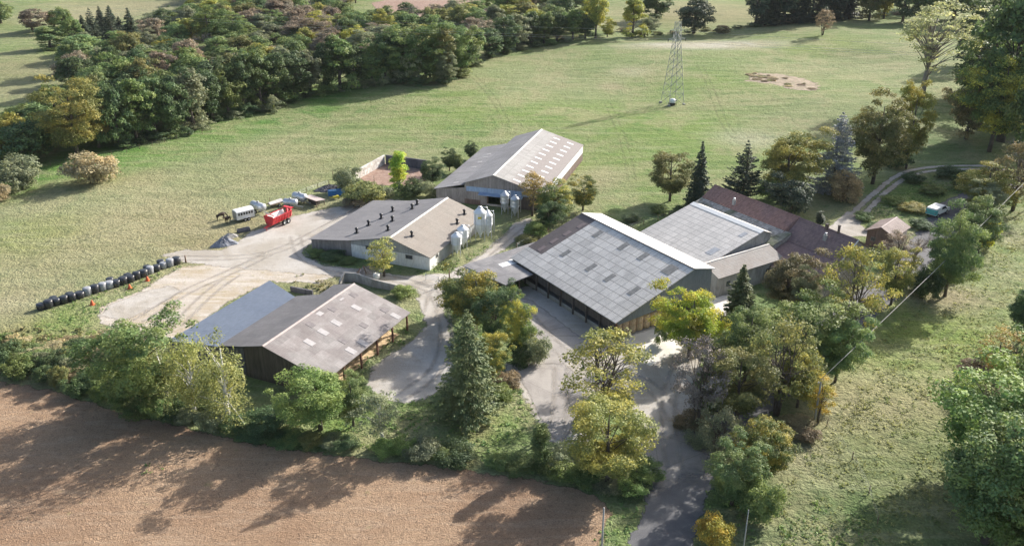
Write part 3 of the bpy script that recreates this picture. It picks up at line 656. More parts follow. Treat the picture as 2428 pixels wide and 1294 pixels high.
for q in [(7.3, 21.0), (7.0, 18.2), (3.0, 21.6)]: K.box('post', (q[0] - .2, q[1] - .2, 1.3), (.2, .2, 2.6), M['timber'])
kwall((.3, 15.5), (.3, 21.5), M['woodD'])

# --- D: open shed in front, with the blue roof behind it
Dd = Bld('straw_shed', -33.963, 107.32, 1.14, 'brown patchwork roofed shed open on its right side, with a dark board end wall', 'shed')
DL, Da, Db = 21.6, 3.68, 9.72
def zD(u, v): return lin(v, 0, 5.92, Db, 3.04) if v > 0 else lin(v, 0, 5.92, -Da, 5.0)
Dd.roof([(-o, 0, 5.92), (DL + o, 0, 5.92), (DL + o, Db + o, zD(0, Db + o)), (-o, Db + o, zD(0, Db + o))], M['roofD'], label='patchy brown grey roof slope')
Dd.roof([(-o, 0, 5.92), (-o, -Da - .2, zD(0, -Da - .2)), (DL + o, -Da - .2, zD(0, -Da - .2)), (DL + o, 0, 5.92)], M['roofDk'], label='dark grey short roof slope')
Dd.ridge(-o, DL + o, 0, 5.93, M['ridgeP'], .24)
zo, zs = (450, 620), 550 / 2372.0
for px, py in [(1520, 365), (1310, 520), (1705, 470), (1500, 625), (1365, 720), (1225, 825), (2105, 555), (1770, 830), (1650, 910)]:
    u, v, z = Dd.pix(zo[0] + px * zs, zo[1] + py * zs, zD); Dd.skylight(u, v, 1.0, 1.5, zD, M['lightpanel'])
for px, py in [(1675, 340), (1460, 485), (1235, 645), (1990, 495), (1780, 650), (1570, 810)]:
    u, v, z = Dd.pix(zo[0] + px * zs, zo[1] + py * zs, zD); Dd.skylight(u, v, .95, 1.2, zD, M['patch'], 'patched_sheet')
Dd.wall_u(0, [(Db, 0), (-Da, 0), (-Da, 4.85), (0, 5.78), (Db, 2.9)], M['woodD'], label='dark weathered board end wall')
Dd.wall_u(DL, [(Db - 3, 0), (-Da, 0), (-Da, 4.85), (0, 5.78), (Db - 3, 3.8)], M['woodD'], inward=-1)
Dd.wall_v(-Da, [(.17, 0), (DL - .17, 0), (DL - .17, 4.85), (.17, 4.85)], M['woodD'], inward=-1)
for k in range(6): Dd.box('post', (.2 + k * (DL - .4) / 5, Db - .05, 1.45), (.24, .24, 2.9), M['post'])
MB().box2(Dd.L(0, Db - .14, 2.72), Dd.L(DL, Db + .02, 2.93)).build('eave_beam', M['post'], Dd.root)
hb = MB()
rr = random.Random(3)
nx, ny = 26, 8
hv = [(1.2 + i * (DL - 3) / (nx - 1), -(Db - 4.6 + j * 4.1 / (ny - 1)), .02 + (1.5 if 0 < i < nx - 1 else .1) * math.exp(-((j - 1.5) / 2.8) ** 2) * rr.uniform(.6, 1.15)) for j in range(ny) for i in range(nx)]
hb.add(hv, [(j * nx + i + 1, j * nx + i, (j + 1) * nx + i, (j + 1) * nx + i + 1) for j in range(ny - 1) for i in range(nx - 1)])
tag(hb.build('straw_heap', M['hay']), 'long golden heap of loose straw under the open side of the brown roofed shed', 'straw'); D.objects['straw_heap'].location = (Dd.x, Dd.y, 0); D.objects['straw_heap'].rotation_euler = (0, 0, Dd.t)
Bl = Bld('blue_roofed_shed', -33.963, 107.32, 1.14, 'lean-to shed with a slate blue sheet roof behind the brown roofed shed', 'shed')
zb = lambda v: lin(v, -8, 3.75, -18, 2.45)
Bl.roof([(0, -18, zb(-18)), (23.2, -18, zb(-18)), (17.6, -8.2, zb(-8.2)), (0, -8.2, zb(-8.2))], M['roofBl'], label='slate blue roof slope')
Bl.roof([(0, -8.25, zb(-8.2) + .16), (17.8, -8.25, zb(-8.2) + .16), (18.5, -Da - .25, 4.75), (0, -Da - .25, 4.75)], M['roofDk'], label='dark grey upper strip of roof')
Bl.wall_u(.1, [(-Da - .2, 0), (-17.8, 0), (-17.8, 2.3), (-8, 3.6), (-Da - .2, 4.5)], M['concD'])
Bl.wall_v(-17.8, [(.3, 0), (22.8, 0), (22.8, 2.3), (.3, 2.3)], M['greyclad'], inward=-1)
MB().prism([Bl.L(22.9, -17.7, 0), Bl.L(17.5, -8.2, 0), Bl.L(17.5, -8.2, 3.55), Bl.L(22.9, -17.7, 2.3)], (-.16, 0, 0)).build('wall', M['greyclad'], Bl.root)

# --- E, F: middle barns; G: red tiled farmhouse range; H: small brown roofed house
E = Bld('middle_barn', 34.901, 160.646, -.996, 'middle barn with a plain light grey gridded roof between hay barn and red roof', 'barn')
EL, Eb = 17.1, 15.3
def zE(u, v): return lin(v, 0, 7.34, Eb, 3.5)
E.roof([(-.4, 0, 7.34), (EL + .3, 0, 7.34), (EL + .3, Eb, zE(0, Eb)), (-.4, Eb, zE(0, Eb))], M['roofE'])
E.roof([(-.4, -.02, 7.34), (-.4, -2.2, 6.5), (EL + .3, -2.2, 6.5), (EL + .3, -.02, 7.34)], M['roofE'])
MB().add([E.L(-.4, 1.0, zE(0, 1.0) + .05), E.L(EL + .3, 1.0, zE(0, 1.0) + .05), E.L(EL + .3, 0, 7.44), E.L(-.4, 0, 7.44), E.L(-.4, -.35, 7.22), E.L(EL + .3, -.35, 7.22)], [(0, 1, 2, 3), (3, 2, 5, 4)]).build('ridge_cap', M['whitep'], E.root)
E.wall_u(EL, [(Eb, 0), (-2.1, 0), (-2.1, 6.4), (0, 7.2), (Eb, 3.4)], M['conc'], inward=-1); E.wall_u(0, [(Eb, 0), (-2.1, 0), (-2.1, 6.4), (0, 7.2), (Eb, 3.4)], M['conc'])
E.wall_v(-2.1, [(.17, 0), (EL - .17, 0), (EL - .17, 6.4), (.17, 6.4)], M['conc'], inward=-1); E.wall_v(Eb, [(.17, 0), (EL - .17, 0), (EL - .17, 3.35), (.17, 3.35)], M['conc'])
for px, py, du, dv in [(1762, 556, .9, 1.5), (1690, 595, 1.4, 2.2)]:
    u, v, z = E.pix(px, py, zE); E.skylight(u, v, du, dv, zE, M['steel'])
Fb = Bld('small_gabled_barn', 34.901, 160.646, -.996, 'small tan roofed barn with plain rendered wall beside the hay barn gable', 'barn')
def zF(u): return lin(u, 18.3, 5.0, 21.9, 3.7) if u > 18.3 else lin(u, 17.0, 4.62, 18.3, 5.0)
Fb.roof([(18.3, -.6, 5.0), (22.0, -.6, zF(22.0)), (22.0, 15.2, zF(22.0)), (18.3, 15.2, 5.0)], M['roofF']); Fb.roof([(EL + .34, -.6, zF(EL + .3)), (18.3, -.6, 5.0), (18.3, 15.2, 5.0), (EL + .34, 15.2, zF(EL + .3))], M['roofF'])
MB().prism([Fb.L(18.15, -.6, 5.08), Fb.L(18.45, -.6, 5.06), Fb.L(18.45, 15.2, 5.06), Fb.L(18.15, 15.2, 5.08)], (0, 0, -.1)).build('ridge_cap', M['ridge'], Fb.root)
Fb.wall_u(21.7, [(15.0, 0), (-.4, 0), (-.4, 3.65), (15.0, 3.65)], M['conc'], inward=-1); Fb.wall_v(15.0, [(EL + .3, 0), (21.5, 0), (21.5, 3.65), (18.3, 4.85), (EL + .3, 4.5)], M['conc']); Fb.wall_v(-.4, [(EL + .3, 0), (21.5, 0), (21.5, 3.65), (18.3, 4.85), (EL + .3, 4.5)], M['conc'], inward=-1)
for v in (3, 8, 12.5): Fb.box('pane', (21.74, v, 2.0), (.06, .8, .9), M['glass'])

G = Bld('farmhouse', 40.408, 168.416, -1.007, 'long old farmhouse range with rust red and plum tiled roofs and mossy lower slope', 'farmhouse')
def zG(u, v):
    if u < 21.1: return lin(v, 0, 8.27, 3.1, 6.36) if v < 3.1 else lin(v, 3.1, 6.3, 7.6, 4.9)
    return lin(v, 0, 8.2, 3.9, 5.1) if v < 3.9 else lin(v, 3.9, 5.0, 11, 3.0)
G.roof([(-.3, 0, 8.27), (21.1, 0, 8.27), (21.1, 3.2, 6.30), (-.3, 3.2, 6.30)], M['red'], label='rust red tiled roof slope')
G.roof([(-.3, 0, 8.27), (-.3, -3.6, 6.1), (21.1, -3.6, 6.1), (21.1, 0, 8.27)], M['red']); G.roof([(21.1, 0, 8.2), (21.1, -3.6, 6.0), (33.9, -3.6, 6.0), (33.9, 0, 8.2)], M['red2'])
G.roof([(-.3, 3.1, 6.22), (22.5, 3.1, 6.22), (22.5, 7.7, 4.85), (-.3, 7.7, 4.85)], M['moss'], label='grey mossy stone roof slope')
G.roof([(21.1, 0, 8.2), (33.9, 0, 8.2), (33.9, 4.0, 5.02), (21.1, 4.0, 5.02)], M['red2'], label='plum tiled roof slope')
G.roof([(22.55, 3.9, 4.95), (35.0, 3.9, 4.95), (35.0, 11.2, 2.95), (22.55, 11.2, 2.95)], M['red2'], label='plum tiled lower roof slope')
MB().prism([G.L(20.95, -.1, 8.42), G.L(21.25, -.1, 8.42), G.L(21.25, 4.0, 5.4), G.L(20.95, 4.0, 5.9)], (0, 0, -.3)).build('roof_edge', M['red'], G.root)
G.ridge(-.3, 21.0, 0, 8.28, M['red'], .2); G.ridge(21.2, 33.9, 0, 8.21, M['red2'], .2)
G.wall_u(0, [(7.5, 0), (-3.4, 0), (-3.4, 6.0), (0, 8.1), (3.1, 6.1), (7.5, 4.75)], M['stone'])
G.wall_u(33.7, [(3.9, 0), (-3.4, 0), (-3.4, 5.9), (0, 8.05), (3.9, 4.9)], M['stone'], inward=-1); MB().prism([G.L(33.92, 0, 8.25), G.L(33.92, 3.9, 5.15), G.L(33.92, 3.9, 4.95), G.L(33.92, 0, 8.05)], (.1, 0, 0)).build('verge_board', M['whitep'], G.root)
G.wall_v(7.5, [(.2, 0), (22.4, 0), (22.4, 4.75), (.2, 4.75)], M['stone']); G.wall_u(22.45, [(7.5, 0), (3.1, 0), (3.1, 6.1), (7.5, 4.75)], M['stone'], inward=-1)
G.wall_v(-3.4, [(.2, 0), (33.5, 0), (33.5, 5.85), (.2, 5.85)], M['stone'], inward=-1)
G.wall_v(11, [(22.6, 0), (34.8, 0), (34.8, 2.85), (22.6, 2.85)], M['stone']); G.wall_u(34.9, [(11, 0), (4.0, 0), (4.0, 4.8), (11, 2.85)], M['stone'], inward=-1)
for (px, py, w, h, mm, pot) in [(1740, 484, .55, .9, 'concp', 1), (1956, 568, .6, .9, 'conc', 1), (1988, 552, .35, 1.3, 'brownwall', 0), (1960, 543, .5, .9, 'brownwall', 0)]:
    u, v, z = G.pix(px, py, zG); ch = G.box('chimney', (u, v, z + h / 2 - .3), (w, w * .8, h + .6), M[mm])
    if pot: MB().lathe([(.16, 0), (.2, .02), (.2, .35), (.15, .38), (0, .38)], 10, G.L(u, v, z + h)).build('chimney_pot', M['orange' if mm == 'x' else 'galv'], ch)
    else: MB().box(G.L(u, v, z + h + .04), (w * 1.3, w * 1.2, .08)).build('cap', M['dark'], ch)
for u in (24.5, 27.5, 31): G.window_v(u, 1.6, .9, 1.1, 11)

H = Bld('small_house', 69.15, 155.685, .826, 'small brown tiled gabled outbuilding beside the lane', 'outbuilding')
H.roof([(-.3, 0, 4.35), (7.3, 0, 4.35), (7.3, 2.9, 3.0), (-.3, 2.9, 3.0)], M['housetile']); H.roof([(-.3, 0, 4.35), (-.3, -2.9, 3.0), (7.3, -2.9, 3.0), (7.3, 0, 4.35)], M['housetile']); H.ridge(-.3, 7.3, 0, 4.36, M['ridgeP'], .14)
H.wall_u(0, [(2.5, 0), (-2.5, 0), (-2.5, 3.0), (0, 4.2), (2.5, 3.0)], M['brownwall']); H.wall_u(7, [(2.5, 0), (-2.5, 0), (-2.5, 3.0), (0, 4.2), (2.5, 3.0)], M['brownwall'], inward=-1)
H.wall_v(2.5, [(.17, 0), (6.83, 0), (6.83, 3.0), (.17, 3.0)], M['stone']); H.wall_v(-2.5, [(.17, 0), (6.83, 0), (6.83, 3.0), (.17, 3.0)], M['stone'], inward=-1)
dr = H.box('door', (-.04, .6, 1.0), (.08, 1.0, 2.0), M['timber']); H.box('handle', (-.11, .25, 1.0), (.05, .12, .05), M['steel'], parent=dr); H.window_u(-1.2, 1.6, .8, .8)

# ------------------------------------------------------------------ straw bales in the hay barn
bm_ = MB(); bm_.s = True; bm_.lathe([(0, 0), (.58, 0), (.66, .06), (.68, .6), (.66, 1.18), (.58, 1.24), (0, 1.24)], 18)
bale0 = bm_.build('straw_bale', M['straw'])
cols_ = ['nearest the corner post', 'second from the corner post', 'third from the corner post', 'fourth from the corner post', 'fifth from the corner post', 'sixth from the corner post', 'seventh from the corner post']
first = True
for k in range(7):
    for lv, nm in ((0, 'bottom'), (1, 'top')):
        v = Cb - 1.15 - k * 1.42
        q = bale0 if first else bale0.copy()
        if not first: link(q)
        first = False
        c, s_ = math.cos(C.t), math.sin(C.t); u = CL - 1.0
        q.location = (C.x + u * c + v * s_, C.y + u * s_ - v * c, .07 + lv * 1.25); q.rotation_euler = (rr.uniform(-.02, .02), 0, rr.uniform(0, 6))
        tag(q, '%s round straw bale in the hay barn, stack %s' % (nm, cols_[k].replace(' from the corner post', ' from the corner')), 'straw bale', 'straw bales stacked in the open end of the hay barn')

# ------------------------------------------------------------------ foliage
def mat_leaf(name, c1, c2=None, amt=.25, trans=.28, var=.5, psc=.35):
    """leaf colours: c1 with patches of c2 (turning leaves), every clump and leaf slightly different"""
    m, b, out = new_mat(name); oc = b.n('TexCoord').outputs['Object']
    tint = b.n('Attribute', dict(attribute_name='tint')).outputs['Fac']
    rnd = b.n('ObjectInfo').outputs['Random']
    off = b.n('VectorMath', dict(operation='ADD'), i0=oc, i1=b.n('CombineXYZ', None, X=b.math('MULTIPLY', rnd, 37.0), Y=b.math('MULTIPLY', rnd, 91.0)).outputs[0]).outputs[0]
    nz = b.noise(off, psc, 3, .6, .4)
    c = b.mix(b.ramp(b.math('ADD', nz, b.math('MULTIPLY', b.math('SUBTRACT', tint, .5), .22)), .60 - amt * .5, .72 - amt * .4), c1, c2 or c1)
    c = b.hsv(c, b.math('MULTIPLY', b.ramp(tint, 0, 1, 1.2 - var * .6, 1.2 + var * .6), b.ramp(rnd, 0, 1, .84, 1.2)), b.ramp(rnd, 0, 1, .492, .508))
    d = b.n('BsdfPrincipled', None, Roughness=.62); d.inputs['Specular IOR Level'].default_value = .25
    t = b.n('BsdfTranslucent'); b.t.links.new(c, d.inputs['Base Color']); b.t.links.new(b.hsv(c, 1.25, .493, 1.1), t.inputs[0])
    mx = b.n('MixShader', None, Fac=trans); b.t.links.new(d.outputs[0], mx.inputs[1]); b.t.links.new(t.outputs[0], mx.inputs[2])
    b.t.links.new(mx.outputs[0], out.inputs[0]); return m

LM = dict(
    dark=mat_leaf('leaf_dark', (.075, .118, .055), (.11, .15, .06), .3), mid=mat_leaf('leaf_mid', (.11, .165, .06), (.165, .20, .065), .3),
    green=mat_leaf('leaf_green', (.135, .205, .085), (.20, .25, .09), .3), lush=mat_leaf('leaf_lush', (.15, .225, .07), (.22, .275, .085), .35),
    olive=mat_leaf('leaf_olive', (.155, .175, .07), (.23, .22, .08), .3), olivey=mat_leaf('leaf_olive_yellow', (.20, .22, .075), (.33, .30, .085), .32),
    ygreen=mat_leaf('leaf_yellow_green', (.24, .265, .075), (.34, .31, .075), .3), lime=mat_leaf('leaf_lime', (.30, .40, .08), (.44, .42, .08), .35, .42),
    yellow=mat_leaf('leaf_yellow', (.34, .32, .08), (.44, .32, .07), .3), gyel=mat_leaf('leaf_green_yellow', (.13, .175, .06), (.36, .32, .07), .26),
    orange=mat_leaf('leaf_orange', (.23, .20, .08), (.33, .245, .075), .4), rust=mat_leaf('leaf_rust', (.20, .16, .105), (.24, .18, .11), .4),
    pink=mat_leaf('leaf_pinkish', (.21, .19, .14), (.235, .185, .13), .4), brown=mat_leaf('leaf_brown', (.145, .135, .07), (.19, .155, .08), .35),
    ptree=mat_leaf('leaf_pale', (.25, .27, .15), (.33, .33, .16), .4, .4), tan=mat_leaf('leaf_tan', (.34, .31, .19), (.40, .33, .18), .4), grey=mat_leaf('leaf_grey_green', (.165, .19, .115), (.21, .225, .125), .4),
    blue=mat_leaf('leaf_blue_grey', (.19, .205, .205), (.235, .245, .24), .4, .12), conif=mat_leaf('needle_dark', (.055, .078, .052), (.075, .095, .055), .3, .14),
    conifg=mat_leaf('needle_green', (.105, .14, .065), (.15, .17, .07), .35, .18), birch=mat_leaf('leaf_birch', (.24, .275, .11), (.32, .33, .13), .35, .42),
    straw=mat_leaf('leaf_straw', (.38, .30, .19), (.27, .23, .13), .4), twig=plain('twig_grey', (.27, .235, .21), .9, var=.25), twigw=plain('twig_brown', (.20, .165, .135), .9, var=.25))

def cards(C_, Nn, L_, Wd, rs, along=None):
    """one leaf card per row: centre, normal, length, width"""
    n = len(C_); Nn = Nn / (np.linalg.norm(Nn, axis=1, keepdims=True) + 1e-9)
    a = rs.normal(size=(n, 3)) if along is None else along + rs.normal(size=(n, 3)) * .15
    t = a - (a * Nn).sum(1, keepdims=True) * Nn; t /= (np.linalg.norm(t, axis=1, keepdims=True) + 1e-9)
    s = np.cross(Nn, t); L_ = L_[:, None]; Wd = Wd[:, None]
    V = np.stack([C_ - t * L_ * .5, C_ + s * Wd * .5 + t * L_ * .05, C_ + t * L_ * .5, C_ - s * Wd * .5 + t * L_ * .05], 1)
    V += Nn[:, None, :] * (rs.normal(size=(n, 4, 1)) * .12 * L_[:, :, None])
    return V.reshape(-1, 3)

def leafmesh(name, V, tint):
    me = np_mesh(name, V, np.arange(len(V)).reshape(-1, 4))
    add_attr(me, 'tint', np.repeat(np.clip(tint, 0, 1), 4), 1); return me

def clump_leaves(cl, per, ls, rs, up=.35, out=1.0, droop=0.0, fill=.45):
    """cl rows: x y z r squash; leaves on and in each clump"""
    Cs, Ns, T = [], [], []
    cen = cl[:, :3].mean(0)
    for x, y, z, r, q in cl:
        k = max(6, int(per * r * r)); d = rs.normal(size=(k, 3)); d /= np.linalg.norm(d, axis=1, keepdims=True)
        d[:, 2] = np.where(d[:, 2] < -.3, -d[:, 2] * rs.random(k), d[:, 2])
        rad = r * (fill + (1 - fill) * rs.random(k) ** .5) * (1 + .22 * np.sin(d[:, 0] * 5 + x * 3) * np.sin(d[:, 1] * 6 + y * 2))
        p = d * rad[:, None]; p[:, 2] *= q
        if droop: p[:, 2] -= rs.random(k) ** 2 * droop
        Cs.append(p + [x, y, z]); o_ = np.array([x, y, z]) - cen; o_ /= np.linalg.norm(o_) + 1e-6
        Ns.append(d * out + rs.normal(size=(k, 3)) * .65 + [0, 0, up] + o_ * .3); T.append(np.clip(rs.normal(.5, .16) + rs.normal(0, .16, k), 0, 1))
    Cs = np.concatenate(Cs); Ns = np.concatenate(Ns); T = np.concatenate(T); n = len(Cs)
    s = ls * rs.uniform(.55, 1.5, n)
    return cards(Cs, Ns, s, s * rs.uniform(.5, .8, n), rs, None if not droop else np.tile([0, 0, -1.0], (n, 1))), T

def trunkmesh(name, H0, r0, tips, rs, crown0, lean=.02, nst=1):
    m = MB(); m.s = True; axes_ = []
    for k in range(nst):
        a = k * 2 * math.pi / nst + rs.random(); sp = (.0 if nst == 1 else .12)
        P = [Vector((math.cos(a) * sp * 1.5 + math.cos(a) * sp * t * H0 * .9 + rs.normal() * lean * t * H0, math.sin(a) * sp * 1.5 + math.sin(a) * sp * t * H0 * .9 + rs.normal() * lean * t * H0, t * H0 - .15 * (t == 0))) for t in (0, .18, .4, .65, .85)]
        rr0 = r0 / (nst ** .5); m.tube(P, [rr0 * 1.35, rr0, rr0 * .75, rr0 * .45, rr0 * .2], 7); axes_.append(P)
    for i, tp in enumerate(tips):
        P = axes_[i % nst]; tz = np.clip(tp[2] * .62, crown0, H0 * .8); t = min(.8, tz / H0 + rs.uniform(-.08, .12)); tz = t * H0
        ks = [0, .18, .4, .65, .85]; j = max(q for q in range(4) if ks[q] <= t or q == 0); f = (t - ks[j]) / (ks[j + 1] - ks[j]); b0 = P[j].lerp(P[j + 1], min(max(f, 0), 1))
        e = Vector(tp[:3]); mid_ = b0.lerp(e, .5) + Vector((0, 0, .06 * (e - b0).length)); rb = r0 * .38 * (1 - t * .6)
        m.tube([b0, mid_, e], [rb, rb * .6, rb * .2], 5, False)
    me_o = m.build(name, M['trunk']); me = me_o.data; D.objects.remove(me_o); return me

def lobes(rs, n, ax, zc, rr_, hollow=.5, lump=.18, q=.8, zpow=1.0, minz=.2):
    d = rs.normal(size=(n, 3)); d /= np.linalg.norm(d, axis=1, keepdims=True)
    lf = rs.normal(size=(6, 3)); lf /= np.linalg.norm(lf, axis=1, keepdims=True)
    k = 1 + lump * (np.maximum(0, d @ lf.T) ** 4).sum(1) - lump * .6
    rad = (hollow + (1 - hollow) * rs.random(n) ** .6) * k
    p = d * rad[:, None] * np.array(ax); p[:, 2] += zc
    r = rs.uniform(rr_[0], rr_[1], n); p[:, 2] = np.maximum(p[:, 2], minz)
    return np.column_stack([p, r, np.full(n, q)])

PROTO = {}
def proto(kind, variants, fn):
    PROTO[kind] = [fn(np.random.RandomState(sum(map(ord, kind)) * 7 + i * 101)) for i in range(variants)]

def mk(H0, W0, cl, per, ls, rs, r0=.22, c0=1.5, ntip=14, **k):
    nst = k.pop('nst', 1)
    V, T = clump_leaves(cl, per, ls, rs, **k)
    Q = V.reshape(-1, 4, 3).mean(1); W0 = float((np.percentile(Q[:, 0], 98.5) - np.percentile(Q[:, 0], 1.5) + np.percentile(Q[:, 1], 98.5) - np.percentile(Q[:, 1], 1.5)) / 2); H0_ = H0; H0 = float(np.percentile(Q[:, 2], 99.7))
    tips = cl[rs.permutation(len(cl))[:ntip]]
    return dict(H=H0, W=W0, crown=leafmesh('crown', V, T), trunk=trunkmesh('trunk', H0, r0, tips, rs, c0, nst=nst))

def f_round(rs): return mk(10, 8, lobes(rs, 96, (3.3, 3.3, 4.0), 5.0, (.5, 1.35), .5, .42, minz=.9), 135, .30, rs, .26, 1.6, 20)
def f_fine(rs): return mk(10, 8, lobes(rs, 150, (3.35, 3.35, 4.2), 5.0, (.35, 1.05), .42, .42, minz=.7), 400, .165, rs, .18, 1.2, 26)
def f_tall(rs): return mk(12, 6.4, lobes(rs, 96, (2.6, 2.6, 5.3), 6.0, (.45, 1.2), .5, .5, minz=.7), 120, .32, rs, .26, 1.4, 16)
def f_col(rs): return mk(10, 3, lobes(rs, 100, (.9, .9, 4.6), 5.0, (.35, .7), .3, .3, 1.3), 260, .20, rs, .14, .8, 8)
def f_sparse(rs): return mk(10, 8, lobes(rs, 84, (3.6, 3.6, 3.9), 5.8, (.5, 1.0), .5, .35), 120, .20, rs, .2, 1.3, 60, fill=.2, nst=3)
def f_wispy(rs): return mk(10, 5, lobes(rs, 66, (1.9, 1.9, 4.0), 5.8, (.4, .85), .4, .4), 150, .19, rs, .15, 1.5, 34, fill=.2)
def f_tuft(rs):                          # tall bare trunk, airy crown high up
    return mk(16, 9, lobes(rs, 110, (3.7, 3.7, 4.6), 11.2, (.45, .95), .35, .4, minz=5.5), 95, .22, rs, .26, 4.5, 70, fill=.15)
def f_weep(rs):
    cl = lobes(rs, 100, (2.2, 2.2, 4.5), 5.9, (.35, .8), .4, .6, minz=1.8); return mk(10.5, 6, cl, 150, .20, rs, .2, 2.0, 24, droop=1.7, up=.1)
def f_bush(rs): return mk(3, 4.2, lobes(rs, 34, (1.55, 1.55, 1.25), 1.25, (.35, .7), .4, .4, minz=.25), 330, .19, rs, .08, .2, 10, nst=3)
def f_bushf(rs): return mk(3, 4.2, lobes(rs, 110, (1.6, 1.6, 1.3), 1.3, (.25, .55), .3, .35, minz=.2), 480, .13, rs, .06, .2, 12, nst=3)
def f_conifer(rs, H0=14, W0=6.5, drp=.32, n=30, k0=15, size=.46, tp=.85):
    Cs, Ns, T = [], [], []
    for i in range(n):
        t = i / (n - 1); z = .9 + (H0 - 1.1) * t; R = (W0 / 2) * (1 - t) ** tp * rs.uniform(.78, 1.16) + .12
        for k in range(max(4, int(k0 * (1 - t * .55)))):
            a = rs.random() * 6.283; L = R * rs.uniform(.72, 1.1); m = max(6, int(L * 17)); s = rs.random(m) ** .7
            x = s * L; w = (1 - s) * .55 * L * .5 + .16
            side = rs.uniform(-1, 1, m) * w; zz = z - drp * x + .10 * x * s * 2 + rs.normal(0, .07, m)
            ca, sa = math.cos(a), math.sin(a)
            Cs.append(np.column_stack([ca * x - sa * side, sa * x + ca * side, zz])); Ns.append(np.column_stack([rs.normal(0, .4, m) + ca * .35, rs.normal(0, .4, m) + sa * .35, np.full(m, .9)]))
            T.append(np.clip(rs.normal(.5, .15) + rs.normal(0, .14, m), 0, 1))
    Cs = np.concatenate(Cs); Ns = np.concatenate(Ns); T = np.concatenate(T); q = size * rs.uniform(.7, 1.3, len(Cs))
    al = np.column_stack([Cs[:, 0], Cs[:, 1], -.3 * np.ones(len(Cs))])
    V = cards(Cs, Ns, q, q * .5, rs, al)
    return dict(H=H0, W=W0, crown=leafmesh('crown', V, T), trunk=trunkmesh('trunk', H0, .24, [], rs, 1))
def f_bare(rs, leaves=False):
    m = MB()
    def br(p, d, L, r, lv):
        q = p + d * L; m.tube([p, p.lerp(q, .5) + Vector(rs.normal(size=3) * L * .05), q], [r, r * .8, r * .55], 4 if lv > 1 else 6, False)
        if lv == 5: return
        for _ in range(3 if lv else 5):
            nd = (d + Vector(rs.normal(size=3)) * (.45 if lv else .55)).normalized(); nd.z = max(nd.z, .02); br(q if rs.random() < .6 else p.lerp(q, rs.uniform(.5, 1)), nd, L * rs.uniform(.58, .82), max(r * .5, .012), lv + 1)
    br(Vector((0, 0, -.1)), Vector((0, 0, 1)), 2.0, .2, 0)
    ob = m.build('crown', LM['twig']); me = ob.data; D.objects.remove(ob)
    V = np.array([v.co for v in me.vertices]); return dict(H=V[:, 2].max(), W=(np.ptp(V[:, 0]) + np.ptp(V[:, 1])) / 2, crown=me, trunk=None)
for k_, n_, f_ in (('round', 3, f_round), ('fine', 3, f_fine), ('tall', 3, f_tall), ('column', 2, f_col), ('sparse', 2, f_sparse), ('wispy', 2, f_wispy), ('tuft', 1, f_tuft), ('weep', 2, f_weep),
                   ('bush', 3, f_bush), ('bushf', 3, f_bushf), ('conifer', 2, f_conifer), ('bare', 2, f_bare)): proto(k_, n_, f_)
PROTO['spruce'] = [f_conifer(np.random.RandomState(5), 14, 9.5, .25, 26, 17, .34, .68)]
PROTO['pine'] = [f_conifer(np.random.RandomState(9), 12, 9.5, -.05, 17, 17, .42), f_conifer(np.random.RandomState(12), 12, 9, .1, 17, 16, .42)]

NAME = dict(round='broadleaf_tree', fine='broadleaf_tree', tall='broadleaf_tree', column='columnar_tree', sparse='broadleaf_tree', wispy='slender_tree', tuft='tall_tree', weep='birch_tree', bush='bush', bushf='bush', conifer='conifer_tree', spruce='spruce_tree', pine='pine_tree', bare='bare_tree')
CAT = dict(bush='bush', bushf='bush', conifer='conifer', spruce='conifer', pine='conifer', weep='birch tree')
_tc = {}
def plant(kind, x, y, h, w, leaf, label=None, group=None, bark='trunk', var=None, rz=None):
    i = _tc.get(kind, 0); _tc[kind] = i + 1
    P = PROTO[kind][(i if var is None else var) % len(PROTO[kind])]
    r = empty(NAME[kind], (x, y, float(hgt(x, y))), rr.uniform(0, 6.28) if rz is None else rz); r.scale = (w / P['W'], w / P['W'], h / P['H'])
    tag(r, label, CAT.get(kind, 'tree'), group)
    for nm in ('crown', 'trunk'):
        if P[nm] is None: continue
        if nm == 'trunk' and kind in ('bush', 'bushf') and leaf != 'x' and h < 6: continue
        nm2 = 'branches' if kind == 'bare' else nm
        o_ = D.objects.new(nm2, P[nm]); link(o_, r)
        if not P[nm].materials: P[nm].materials.append(M['trunk'])
        o_.material_slots[0].link = 'OBJECT'; o_.material_slots[0].material = LM[leaf] if nm == 'crown' else M[bark]
    return r

def tree(kind, bx, by, top, wpx, leaf, label, group=None, bark='trunk', **k):
    p = at(bx, by); x, y = p[0], p[1]; z0 = float(hgt(x, y))
    dp = depth(x, y, z0); w = wpx * dp / F
    h = top_z(x, y + .12 * w, top) - z0
    return plant(kind, x, y, h, w, leaf, label, group, bark, **k)

